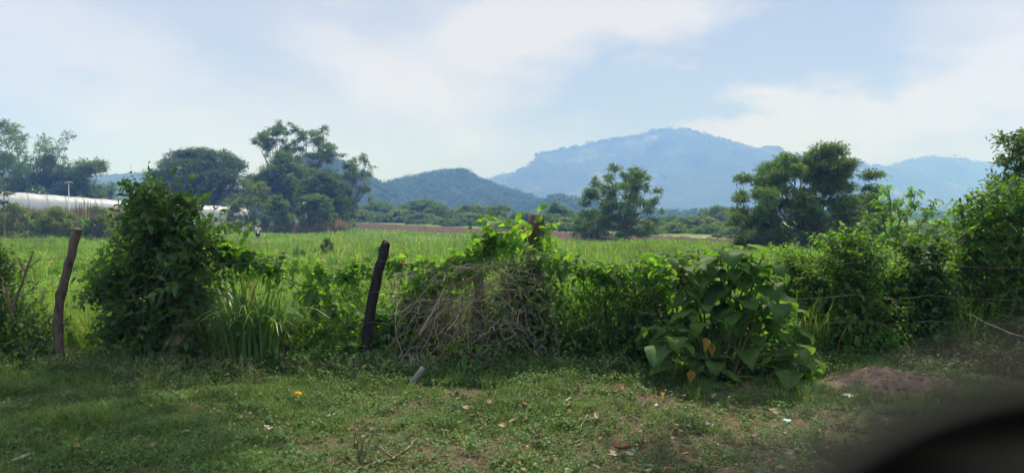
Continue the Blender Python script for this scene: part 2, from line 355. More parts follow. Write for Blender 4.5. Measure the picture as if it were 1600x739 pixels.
def forest(name, surf, n, r, lsz, lab, k=26, mat=None, top=False):
    X, Yy, Z = surf; a, b = X.shape
    jj = R.integers(0, b//2+1, n) if not top else np.full(n, b//2)-R.integers(0, 3, n)
    ii = R.integers(2, a-2, n); ok = Z[ii, jj] > 4; ii = ii[ok]; jj = jj[ok]; n = len(ii)
    c = np.stack([X[ii, jj], Yy[ii, jj], Z[ii, jj]], -1); c[:, :2] += R.normal(size=(n, 2))*r*.5
    rr = r*R.uniform(.5, 1.3, n)
    d = rv(n*k); d[:, 2] = np.abs(d[:, 2]); p = c.repeat(k, 0)+d*rr.repeat(k)[:, None]*np.array([1, 1, .8])
    g = Geo(); V, Fq = leaves(p-d*lsz*.2, rv(n*k), nrm(d+rv(n*k)*.5), lsz*R.uniform(.6, 1.2, n*k), lsz*.8, 'quad'); g.add(V, Fq)
    return tag(g.build(name, mat or m_fard), lab, 'forest', kind='stuff')
forest('hillside_forest', hl1, 4200, 3.6, 1.5, 'dark green woodland covering the low rounded hill in the centre')
forest('hillside_forest', hl2, 2200, 3.4, 1.5, 'green woodland on the steep hill behind the tall airy trees')
forest('hillside_forest', hl4, 1500, 4.0, 1.8, 'hazy low woodland strip at the foot of the blue mountain')
forest('ridge_trees', main_r, 500, 6, 4, 'tiny trees scattered along the skyline of the highest mountain', 14, top=True)
forest('ridge_trees', mid_r, 330, 9, 5, 'tiny trees along the skyline ridge right of the big mountain', 14, top=True)
forest('ridge_trees', far_r, 200, 8, 5, 'tiny trees along the far low skyline at the right', 14, top=True)

# haze
def haze():
    x, y0, y1, z0, z1 = 2600, -60, 2500, -6, 275
    V = [(-x, y0, z0), (x, y0, z0), (x, y1, z0), (-x, y1, z0), (-x, y0, z1), (x, y0, z1), (x, y1, z1), (-x, y1, z1)]
    g = Geo(); g.add(V, [(3, 2, 1, 0), (4, 5, 6, 7), (0, 1, 5, 4), (1, 2, 6, 5), (2, 3, 7, 6), (3, 0, 4, 7)])
    m, N, L = new_mat('haze_air'); p = N.new('ShaderNodeVolumePrincipled')
    p.inputs['Color'].default_value = (.155, .30, .86, 1); p.inputs['Absorption Color'].default_value = (1, 1, 1, 1); p.inputs['Density'].default_value = .0013; p.inputs['Anisotropy'].default_value = -.15
    o = N.new('ShaderNodeOutputMaterial'); L.new(p.outputs[0], o.inputs['Volume'])
    tag(g.build('haze', m), 'blue daylight haze softening the far hills', 'haze', kind='stuff')
haze()

# ------------------------------------------------------------ trees
def limb(p0, p1, r0, r1, k=7, sag=.12, wig=.05):
    p0 = np.asarray(p0, float); p1 = np.asarray(p1, float); t = np.linspace(0, 1, k)[:, None]; L = np.linalg.norm(p1-p0)
    P = p0*(1-t)+p1*t; P[:, 2] += (np.sin(t[:, 0]*pi)*sag*L)*-1*.5
    P[1:-1] += R.normal(size=(k-2, 3))*wig*L*.5
    return P, np.linspace(r0, r1, k)
def tree(px, top, D, wpx, kind, label, name='tree', mat=None, nl=5200, leaf=.30, seed=0, gz=None, trunk_r=None, group=None, bark=None, tilt=0, cat='tree', sparse=1.0, dark_base=0.0):
    base = W(px, 352, D); x, y = base[0], D; z0 = float(H(x, y)) if gz is None else gz
    zt = W(px, top, D)[2]; h = (zt-z0)*1.03; Rr = wpx/2/F*D*1.04; nl = int(nl*2.6); leaf = leaf*.78
    root = empty(name, (x, y, z0), label, cat, group); blobs = []
    if kind == 'umbrella':
        for i in range(120):
            a = R.uniform(0, 2*pi); rr = math.sqrt(R.random())*.95
            zz = h*(.95-.50*rr**2.6-R.uniform(0, .09)); s = R.uniform(.08, .17)
            blobs.append((x+cos(a)*rr*Rr, y+sin(a)*rr*Rr, z0+zz, s*Rr, s*Rr, h*R.uniform(.025, .05)))
        for i in range(120):
            a = R.uniform(0, 2*pi); rr = R.uniform(.1, .95); blobs.append((x+cos(a)*rr*Rr, y+sin(a)*rr*Rr, z0+h*R.uniform(.25, .88-.38*rr**2), .14*Rr, .14*Rr, h*.05))
    elif kind == 'airy':
        for i in range(40):
            a = R.uniform(0, 2*pi); q = R.random()**.9; rr = math.sqrt(R.random())*(.98-.5*abs(q-.5))
            for j in range(4):
                s = R.uniform(.06, .17); o_ = R.normal(size=3)*.11*Rr
                blobs.append((x+cos(a)*rr*Rr+o_[0], y+sin(a)*rr*Rr+o_[1], z0+h*(.22+.74*q)+o_[2], s*Rr, s*Rr, s*Rr*R.uniform(.5, .9)))
    elif kind == 'vase':
        for i in range(120):
            a = R.uniform(0, 2*pi); q = R.random()**.9; rr = R.random()**.45*math.sqrt(max(.05, 1-abs((q-.42)/.62)**2.3))
            s = R.uniform(.06, .17); rr *= 1+.09*math.sin(a*3+q*5+h)+.06*math.sin(a*7+2*h); blobs.append((x+cos(a)*rr*Rr, y+sin(a)*rr*Rr, z0+h*(.10+.86*q)*(1+.05*math.sin(a*4+h)), s*Rr, s*Rr, s*Rr*R.uniform(.4, .7)))
    else:  # round
        for i in range(70):
            a = R.uniform(0, 2*pi); q = R.random(); rr = R.random()**.4*math.sqrt(max(.05, 1-(q*1.02)**2.2))*.92
            s = R.uniform(.09, .22); blobs.append((x+cos(a)*rr*Rr, y+sin(a)*rr*Rr, z0+h*(.05+.87*q), s*Rr, s*Rr, min(s*Rr*.8, h*.12)))
    blobs = [(b[0]+tilt*(b[2]-z0), *b[1:]) for b in blobs]
    gt = Geo(); tr = (trunk_r or h*.028)*.85
    fork = np.array([x+tilt*h*.2, y, z0+h*{'umbrella': .26, 'airy': .22, 'vase': .18, 'round': .15}[kind]])
    P, rd = limb((x, y, z0-.3), fork, tr*1.35, tr, 5, 0, .04); V, Fq = tubes(P, rd, 7); gt.add(V, Fq)
    for i, b in enumerate(blobs):
        if i % 3 == 0 and kind != 'airy' or (kind == 'airy' and i % 4 == 0):
            c = np.array(b[:3]); mid = fork*.45+c*.55; mid[2] += h*.02
            P, rd = limb(fork, c, tr*R.uniform(.18, .42), tr*.06, 7, .10 if kind != 'airy' else .2, .05); V, Fq = tubes(P, rd, 5); gt.add(V, Fq)
    gl = Geo(); n = int(nl*sparse)//5
    twigs(gl, gt, blobs, n, leaf*2.6, 5, leaf, leaf*.62, 'quad', up=.35, trad=leaf*.03, outw=1, lo=.25)
    part(gt, 'trunk', bark or m_barkf, root, True); part(gl, 'crown', mat or m_far, root)
    return root

# far left group behind the greenhouse
tree(38, 200, 134, 150, 'airy', 'tall airy grey-green tree at the far left above the greenhouse', mat=m_far, nl=5200, leaf=.5)
tree(-5, 232, 126, 130, 'round', 'dense green tree at the left edge behind the greenhouse', mat=m_far, nl=8000, leaf=.5)
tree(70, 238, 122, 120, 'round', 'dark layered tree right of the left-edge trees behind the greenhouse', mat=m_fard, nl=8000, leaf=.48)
tree(145, 249, 126, 124, 'round', 'rounded green tree behind the greenhouse above the field lamp', mat=m_far, nl=8000, leaf=.48)
tree(210, 286, 138, 110, 'round', 'low pale tree between the rounded tree and the spreading rain tree', mat=m_farl, nl=4000, leaf=.45)
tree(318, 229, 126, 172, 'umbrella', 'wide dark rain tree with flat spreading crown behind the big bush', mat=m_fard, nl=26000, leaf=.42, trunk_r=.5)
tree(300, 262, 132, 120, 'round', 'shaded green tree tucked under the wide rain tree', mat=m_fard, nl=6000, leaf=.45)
tree(438, 196, 122, 84, 'airy', 'tallest airy tree with grey-green tufts rising behind the person', mat=m_far, nl=6500, leaf=.42, bark=m_barkp)
tree(492, 200, 128, 78, 'airy', 'tall airy tree with pale bare trunk right of the tallest tree', mat=m_far, nl=5200, leaf=.42, bark=m_barkp)
tree(452, 232, 118, 120, 'round', 'dense lower green tree at the foot of the tall airy pair', mat=m_far, nl=8500, leaf=.45)
tree(545, 240, 130, 66, 'airy', 'leaning airy tree reaching right at the end of the tall clump', mat=m_farl, nl=3800, leaf=.42, tilt=.12)
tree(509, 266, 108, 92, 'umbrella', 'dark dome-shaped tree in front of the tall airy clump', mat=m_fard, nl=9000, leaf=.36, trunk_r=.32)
tree(515, 292, 106, 78, 'round', 'leafy base of shrubs under the dark dome-shaped tree', mat=m_far, nl=5000, leaf=.36)
tree(392, 284, 100, 68, 'vase', 'small light green tree standing left of the person', mat=m_farl, nl=4200, leaf=.3)
tree(434, 305, 97, 56, 'round', 'small bushy tree right above the standing person', mat=m_far, nl=3600, leaf=.3)
tree(497, 304, 98, 58, 'vase', 'small dark-stemmed tree beside the white panel', mat=m_far, nl=4200, leaf=.3)
tree(366, 315, 96, 26, 'round', 'little yellow-green shrub left of the small light tree', 'shrub', m_farl, 1400, .28, cat='shrub')
tree(537, 328, 112, 44, 'round', 'pale low shrub at the left end of the ploughed field', 'shrub', m_farl, 1800, .32, cat='shrub')
tree(590, 316, 172, 82, 'round', 'soft green rounded tree beyond the ploughed field left of the umbrella tree', mat=m_far, nl=5200, leaf=.5)
tree(557, 330, 166, 40, 'round', 'low tree at the left start of the row beyond the ploughed field', mat=m_farl, nl=2200, leaf=.5)
tree(662, 312, 165, 86, 'umbrella', 'umbrella-shaped tree beyond the ploughed field below the low hill', mat=m_far, nl=9500, leaf=.42, trunk_r=.45)
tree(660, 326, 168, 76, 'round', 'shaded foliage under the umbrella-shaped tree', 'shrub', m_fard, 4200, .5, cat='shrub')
tree(710, 328, 160, 34, 'round', 'pale yellow-green small tree right of the umbrella-shaped tree', mat=m_farl, nl=1900, leaf=.42)
tree(737, 320, 150, 54, 'vase', 'thin-stemmed yellow-tinged tree in the middle of the far row', mat=m_farl, nl=3200, leaf=.42)
tree(778, 322, 142, 52, 'vase', 'mottled tree behind the sprouting vine tips of the fence', mat=m_farl, nl=3400, leaf=.4)
tree(815, 330, 138, 46, 'round', 'green tree just left of the vine-topped stump', mat=m_far, nl=2800, leaf=.4)
tree(872, 318, 118, 62, 'round', 'bushy green tree just right of the vine-topped stump', mat=m_far, nl=4200, leaf=.38)
tree(925, 330, 74, 76, 'vase', 'small low forked tree left of the lone field tree', mat=m_far, nl=2600, leaf=.26, trunk_r=.18)
tree(974, 264, 69, 128, 'vase', 'lone forked field tree standing before the blue mountain', mat=m_far, nl=10500, leaf=.26, trunk_r=.34, bark=m_bark)
tree(1050, 338, 135, 60, 'round', 'hazy rounded tree right of the lone field tree', mat=m_far, nl=3200, leaf=.42)
tree(1024, 343, 128, 44, 'round', 'low tree close behind the lone field tree', mat=m_far, nl=2200, leaf=.4)
tree(1088, 344, 118, 46, 'round', 'low bushy tree in the gap between the two big field trees', mat=m_farl, nl=2400, leaf=.38)
tree(1122, 324, 150, 64, 'vase', 'pale hazy tree standing above the row left of the right field tree', mat=m_farl, nl=3600, leaf=.45)
tree(1130, 346, 105, 80, 'round', 'wide low scrub tree left of the broad right field tree', mat=m_far, nl=3600, leaf=.36)
tree(1180, 352, 88, 70, 'round', 'low scrub tree under the left boughs of the broad field tree', mat=m_far, nl=2400, leaf=.33)
tree(1258, 240, 42, 228, 'vase', 'broad dense field tree in front of the right ridge', mat=m_far, nl=26000, leaf=.20, trunk_r=.3, bark=m_bark)
tree(1340, 300, 45, 110, 'round', 'lower spreading tree at the right side of the broad field tree', mat=m_far, nl=6500, leaf=.20)
tree(1190, 330, 44, 90, 'round', 'low drooping tree at the left foot of the broad field tree', mat=m_far, nl=4200, leaf=.20)
tree(1440, 352, 95, 90, 'round', 'pale hazy tree seen through the bare branches at right', mat=m_farl, nl=3000, leaf=.38)
tree(1500, 346, 110, 90, 'round', 'far pale tree beside the leafy right-edge tree', mat=m_farl, nl=3000, leaf=.4)
tree(1390, 352, 75, 80, 'round', 'mid-distance green tree behind the stubby branched sapling', mat=m_far, nl=3200, leaf=.3)
# shrubs in front of the greenhouse
for px, top, D, wp, lab in [(22, 318, 66, 76, 'bright leafy shrub at the left edge in front of the greenhouse'), (88, 322, 64, 68, 'leafy shrub in front of the greenhouse below the field lamp'),
                            (150, 322, 63, 62, 'leafy shrub right of the thin pale post by the greenhouse'), (60, 332, 68, 40, 'small shrub between the two leftmost greenhouse shrubs'), (190, 330, 70, 44, 'shrub half hidden by the big dark bush')]:
    tree(px, top, D, wp, 'round', lab, 'shrub', m_farl if px != 60 else m_far, 3000, .22, cat='shrub', group='shrubs in front of the greenhouse')
tree(510, 371, 38, 22, 'round', 'single small round shrub alone in the grass field', 'shrub', m_farl, 1500, .10, cat='shrub')
tree(592, 384, 34, 24, 'round', 'small dark shrub in the field just left of the charred post', 'shrub', m_far, 900, .10, cat='shrub')

def scrub_row():
    protos = []
    for i in range(5):
        protos.append(tree(700, 352-R.uniform(8, 20), 140, 46, 'round', 'low scrub bush of the hedge row beyond the ploughed field', 'scrub_bush', [m_far, m_farl, m_far, m_fard, m_farl][i], 1700, .36, cat='bush'))
    k = 0
    for px in np.arange(545, 1600, 21.0):
        px = px+R.uniform(-6, 6); D = float(np.interp(px, nx, fd))+R.uniform(6, 26); b = W(px, 352, D); src = protos[k % 5]
        root = src if k < 5 else src.copy()
        if k >= 5:
            COL.objects.link(root)
            for ch in src.children:
                c = ch.copy(); COL.objects.link(c); c.parent = root
        root.location = (b[0], D, float(H(b[0], D))); sc_ = D/140*R.uniform(.9, 1.5)*(1.0 if px < 1000 else 1.15); root.scale = (sc_*1.2, sc_, sc_); root.rotation_euler[2] = R.uniform(0, 6.28)
        marks = [(575, 'below the rounded tree left of the umbrella tree'), (640, 'under the left side of the umbrella-shaped tree'), (690, 'under the right side of the umbrella-shaped tree'), (735, 'by the yellow-tinged thin-stemmed tree'), (785, 'behind the sprouting vine tips'), (835, 'behind the vine-topped stump post'), (885, 'right of the vine-topped stump post'), (935, 'behind the low forked tree'), (985, 'behind the lone field tree'), (1040, 'just right of the lone field tree'),
                 (1090, 'midway between the two field trees'), (1140, 'left of the broad field tree'), (1200, 'under the left boughs of the broad tree'), (1260, 'behind the trunk of the broad tree'), (1320, 'under the right boughs of the broad tree'), (1390, 'behind the stubby sapling'), (1450, 'behind the vine-wrapped thinner post'), (1520, 'beside the right-edge tree'), (1580, 'behind the right-edge tree')]
        near = min(marks, key=lambda m_: abs(m_[0]-px))[1]; hue = ['plain green', 'yellowish', 'grassy green', 'dark green', 'pale'][(k % 5)]
        root['label'] = 'low %s scrub bush %s' % (hue, near); root['group'] = 'scrub bushes beyond the ploughed field'; k += 1
scrub_row()
# stubby branched sapling before the ridge (bare upright branches with tufts)
def sapling(px, D, label, name='sapling', tips=(), base_py=400, leaf=.11, mat=None, r=.05, per=9):
    b = W(px, base_py, D); root = empty(name, (b[0], b[1], float(H(b[0], b[1]))), label, 'tree'); gt = Geo(); gl = Geo()
    P, rd = limb((b[0], D, H(b[0], D)-.1), b, r*1.3, r, 5, 0, .02); V, Fq = tubes(P, rd, 7); gt.add(V, Fq)
    for (tx, ty) in tips:
        e = W(tx, ty, D+R.uniform(-.8, .8)); P, rd = limb(b, e, r*.75, r*.22, 8, .25, .03); V, Fq = tubes(P, rd, 5); gt.add(V, Fq)
        bl = [(P[k][0], P[k][1], P[k][2], .16, .16, .14) for k in (7, 6, 4, 3)]
        twigs(gl, gt, bl, per, .22, 5, leaf, leaf*.55, 'oval', up=.5, trad=.005)
    part(gt, 'trunk', m_bark, root, True); part(gl, 'crown', mat or m_mid, root); return root
sapling(1400, 20, 'stubby sapling with upright bare branches and leaf tufts before the ridge', tips=[(1388, 296), (1372, 318), (1408, 312), (1430, 300), (1462, 310), (1448, 330), (1420, 325), (1356, 340), (1470, 345), (1395, 340), (1485, 332)], base_py=392, leaf=.15, r=.048, per=26)

# ------------------------------------------------------------ greenhouse, lamp, mast, panel
def greenhouse():
    A = W(-160, 352, 78)[:2]; Bq = W(392, 352, 108)[:2]; d = (Bq-A)/np.linalg.norm(Bq-A); nv = np.array([-d[1], d[0]]); Ln = np.linalg.norm(Bq-A)
    root = empty('greenhouse', (*A, float(H(*A))), 'long white plastic greenhouse running behind the shrubs at left', 'greenhouse')
    m, N, L = new_mat('plastic_film'); tc = N.new('ShaderNodeTexCoord'); no = N.new('ShaderNodeTexNoise'); no.inputs['Scale'].default_value = .5; no.inputs['Detail'].default_value = 6
    L.new(tc.outputs['Object'], no.inputs['Vector']); r = N.new('ShaderNodeValToRGB'); L.new(no.outputs[0], r.inputs[0]); r.color_ramp.elements[0].color = (.42, .44, .47, 1); r.color_ramp.elements[1].color = (.60, .62, .65, 1)
    b = N.new('ShaderNodeBsdfPrincipled'); L.new(r.outputs[0], b.inputs['Base Color']); b.inputs['Roughness'].default_value = .45; t = N.new('ShaderNodeBsdfTranslucent'); t.inputs[0].default_value = (.8, .82, .84, 1)
    mx = N.new('ShaderNodeMixShader'); mx.inputs[0].default_value = .3; L.new(b.outputs[0], mx.inputs[1]); L.new(t.outputs[0], mx.inputs[2]); o = N.new('ShaderNodeOutputMaterial'); L.new(mx.outputs[0], o.inputs[0])
    n = 160; s = np.linspace(0, Ln, n); zb = H(0, A[1]+d[1]*s)
    ztop = CAM_Z+np.interp((A[0]+d[0]*s)/(A[1]+d[1]*s)*F+800, [-160, 0, 200, 392], [60, 55, 39, 28.0])/F*(A[1]+d[1]*s)
    wob_ = .05*np.sin(s*2.1)+.03*np.sin(s*5.3)
    rows = []
    for (off, fz) in [(0, 0), (0, .3), (0.02, .62), (.25, .80), (.8, .92), (1.7, .99), (2.6, 1.0), (4, .95), (6, .8), (7, .6), (7, 0)]:
        z = zb+(ztop-zb)*fz+(wob_*.5 if fz > .3 else 0); p = A[None]+d[None]*s[:, None]+nv[None]*(off+(.06*np.abs(np.sin(s*pi/3)) if 0 < fz < .9 else 0*s)[:, None])
        rows.append(np.concatenate([p, z[:, None]], 1))
    Rw = np.stack(rows, 0); g = Geo(); V, Fq = grid(Rw[..., 0], Rw[..., 1], Rw[..., 2]); g.add(V, Fq)
    part(g, 'plastic_cover', m, root, True)
    fr = Geo()
    for k in range(0, n, 8):
        P = np.stack([Rw[j, k] for j in range(9)])+np.array([*(-nv*.05), .03]); V, Fq = tubes(P, np.full(9, .03), 5); fr.add(V, Fq)
    part(fr, 'hoop_frame', noise_mat('galvanised', [(.35, .36, .37), (.5, .51, .52)], 5, .5), root, True)
greenhouse()
m_metal = noise_mat('grey_metal', [(.38, .39, .40), (.52, .53, .54)], 6, .45)
def pole_lamp():
    b = W(108, 352, 76); x = b[0]; z0 = float(H(x, 76)); zt = W(108, 286, 76)[2]
    root = empty('field_lamp', (x, 76, z0), 'thin grey field lamp on a pole before the greenhouse', 'lamp')
    g = Geo(); add_tube(g, [(x, 76, z0-.2), (x, 76, zt)], [.05, .04], 8); part(g, 'pole', m_metal, root, True)
    g = Geo(); add_tube(g, [(x-.5, 76, zt), (x-.2, 76, zt+.08), (x+.2, 76, zt+.08), (x+.5, 76, zt)], [.03, .06, .06, .03], 8); part(g, 'lamp_head', m_metal, root, True)
pole_lamp()
def panel():
    D = 103; b = W(478, 352, D); x = b[0]; z0 = float(H(x, D)); zt = W(478, 318, D)[2]
    root = empty('panel_sign', (x, D, z0), 'small white tilted panel on a post in front of the tall trees', 'sign')
    g = Geo(); add_tube(g, [(x, D, z0-.2), (x, D, zt)], [.06, .06], 8); part(g, 'post', m_metal, root, True)
    g = Geo(); a = np.array([[-.55, -.3, -.1], [.55, -.3, .05], [.55, .3, .35], [-.55, .3, .2]])*.9; a = a+np.array([x, D, zt]); lo = a-np.array([0, 0, .06])
    g.add(np.concatenate([a, lo]), [(0, 1, 2, 3), (7, 6, 5, 4), (0, 4, 5, 1), (1, 5, 6, 2), (2, 6, 7, 3), (3, 7, 4, 0)])
    part(g, 'white_panel', noise_mat('white_panel_paint', [(.72, .74, .76), (.8, .81, .82)], 4, .4), root)
panel()
def mast():
    D = 880; b = W(205, 352, D); x = b[0]; zt = W(205, 256, D)[2]; z0 = 50
    g = Geo()
    for sx, sy in ((-1, -1), (1, -1), (1, 1), (-1, 1)):
        add_tube(g, [(x+sx*1.6, D+sy*1.6, z0), (x+sx*.3, D+sy*.3, zt)], [.2, .15], 5)
    for k in range(9):
        t0, t1 = k/9, (k+1)/9; a, c = 1.6-1.3*t0, 1.6-1.3*t1
        add_tube(g, [(x-a, D-a, z0+(zt-z0)*t0), (x+c, D-c, z0+(zt-z0)*t1)], [.1, .1], 4); add_tube(g, [(x+a, D-a, z0+(zt-z0)*t0), (x-c, D-c, z0+(zt-z0)*t1)], [.1, .1], 4)
    tag(g.build('lattice_mast', m_metal, loc=(x, D, z0)), 'faint lattice radio mast on the hazy hill above the left trees', 'mast')
mast()
# dark flower spikes against the greenhouse, little papaya tree, pale posts
def spikes():
    b = W(135, 352, 61); root = empty('agave_plant', (b[0], 61, float(H(b[0], 61))), 'plant with dark upright seed spikes against the white greenhouse', 'plant')
    g = Geo(); gl = Geo()
    for k in range(9):
        px = 120+k*4+R.uniform(-1, 1); t = W(px+R.uniform(-2, 2), R.uniform(310, 318), 61); q = W(px, 345, 61)
        add_tube(g, [q, q*.5+t*.5, t], [.03, .05, .02], 5)
    V, Fq = leaves(np.tile(W(135, 348, 61), (30, 1))+R.normal(size=(30, 3))*.3, rv(30)+UP*1.3, rv(30), .9, .12, 'lance'); gl.add(V, Fq)
    part(g, 'flower_stalk', m_bark, root, True); part(gl, 'foliage', m_mid, root)
spikes()
def papaya():
    D = 61; b = W(6, 352, D); root = empty('young_tree', (b[0], D, float(H(b[0], D))), 'thin young tree with flat leafy top at left edge before the greenhouse', 'tree')
    gt = Geo(); gl = Geo(); t = W(6, 302, D); add_tube(gt, [(b[0], D, 0), (b[0]+.05, D, 1.6), t], [.09, .07, .04], 7)
    twigs(gl, gt, [(t[0], D, t[2]+.05, .75, .75, .2), (t[0], D, t[2]-.8, .3, .3, .2)], 90, .35, 5, .18, .09, 'quad', trad=.01)
    part(gt, 'trunk', m_bark, root, True); part(gl, 'crown', m_fard, root)
papaya()
for px, lab in [(122, 'thin pale post standing between the greenhouse shrubs')]:
    b = W(px, 352, 62); t = W(px, 338 if px > 50 else 346, 62); g = Geo(); add_tube(g, [(b[0], 62, -.1), (b[0]+.03, 62, t[2]*.6), t], [.07, .06, .05], 7)
    tag(g.build('fence_stake', m_barkp, smooth=True, loc=(b[0], 62, 0)), lab, 'post')

# ------------------------------------------------------------ field grass
def blades(n, x, y, z, ht, wd, lean=.45, K=4, curl=.5):
    a = R.uniform(0, 2*pi, n); d = np.stack([np.cos(a), np.sin(a), 0*a], -1); s = np.stack([-np.sin(a), np.cos(a), 0*a], -1)
    # sides mostly face the viewer so thin blades keep their width
    t = np.linspace(0, 1, K); ln = (lean*R.uniform(.2, 1.6, n))[:, None]
    P = np.stack([x, y, z], -1)[:, None, :]+d[:, None, :]*(ht[:, None]*ln*t[None]**1.7)[..., None]+UP*(ht[:, None]*(t[None]-curl*ln*t[None]**3*.5))[..., None]
    return ribbons(P, wd[:, None]*np.array([1, .9, .6, .06][:K])[None], s)
def field():
    g = Geo(); n = 210000
    y = 9.6*np.exp(R.random(n)*math.log(150/9.6)); x = R.uniform(-1, 1, n)*(y*.80+2)
    pd = np.interp(x/y*F+800, nx, nd); ok = (y < pd+1) | (x/y*F+800 < 425); 
    ok &= ~((x/y*F+800 < 430) & (y > 112)); x = x[ok]; y = y[ok]; n = len(x)
    f = fbm(x*.16, y*.13, 4); ht = np.clip(.40+.30*f+R.normal(size=n)*.10, .12, .95)
    low = np.exp(-(((x/y*F+800-90)/230)**2+((y-19)/7)**2)); ht *= 1-.65*low
    low2 = np.exp(-(((x/y*F+800-470)/130)**2+((y-33)/8)**2)); ht *= 1-.5*low2
    ht *= 1-.88*np.exp(-(((x/y*F+800-403)/40)**2+((y-57)/9)**4)); wd = .005+.00062*y
    V, Fq = blades(n, x, y, H(x, y)-.02, ht, wd*R.uniform(.6, 1.3, n), .5); g.add(V, Fq)
    tag(g.build('field_grass', m_field), 'tall bright green grass filling the field beyond the fence', 'grass', kind='stuff')
    # taller clumps of guinea grass in the left part and near right
    g = Geo(); cx = []; 
    for k in range(220):
        yy = R.uniform(20, 62); xx = (R.uniform(-90, 700)-800)/F*yy; cx.append((xx, yy))
    for k in range(120):
        yy = R.uniform(10, 24); xx = (R.uniform(250, 1500)-800)/F*yy; cx.append((xx, yy))
    cx = np.array(cx); k = 45; x = cx[:, 0].repeat(k)+R.normal(size=len(cx)*k)*.18; y = cx[:, 1].repeat(k)+R.normal(size=len(cx)*k)*.18; n = len(x)
    V, Fq = blades(n, x, y, H(x, y), R.uniform(.5, 1.0, n), .008+.0006*y, .75, curl=.8); g.add(V, Fq)
    tag(g.build('grass_tufts', m_field), 'arching tufts of taller grass dotted over the field', 'grass', kind='stuff')
    gl = Geo(); bl = []
    for k in range(190):
        yy = 12*math.exp(R.random()*1.6); xx = (R.uniform(-20, 1500)-800)/F*yy; r_ = R.uniform(.15, .42); bl.append((xx, yy, R.uniform(.15, .5), r_, r_, r_*R.uniform(.5, 1)))
    twigs(gl, None, bl, 5200, .3, 5, .075, .045, 'quad', up=.8); tag(gl.build('field_weeds', m_mid), 'darker broad-leaved weed clumps scattered through the field grass', 'weeds', kind='stuff')
    g = Geo(); n = 4200; u = R.uniform(405, 545, n); y = R.uniform(96, 103, n); x = (u-800)/F*y
    V, Fq = blades(n, x, y, H(x, y), R.uniform(.5, 1.9, n)*(.85+.3*fbm(u*.05, u*.02, 3)), R.uniform(.03, .07, n), .16); g.add(V, Fq)
    n = 16000; u = R.uniform(-40, 260, n); y = R.uniform(69, 76, n); x = (u-800)/F*y
    V, Fq = blades(n, x, y, H(x, y), R.uniform(2.2, 3.7, n), R.uniform(.03, .07, n), .2); g.add(V, Fq)
    tag(g.build('dry_reeds', m_reed), 'straw-coloured dry reeds along the far side of the field at left', 'reeds', kind='stuff')
field()

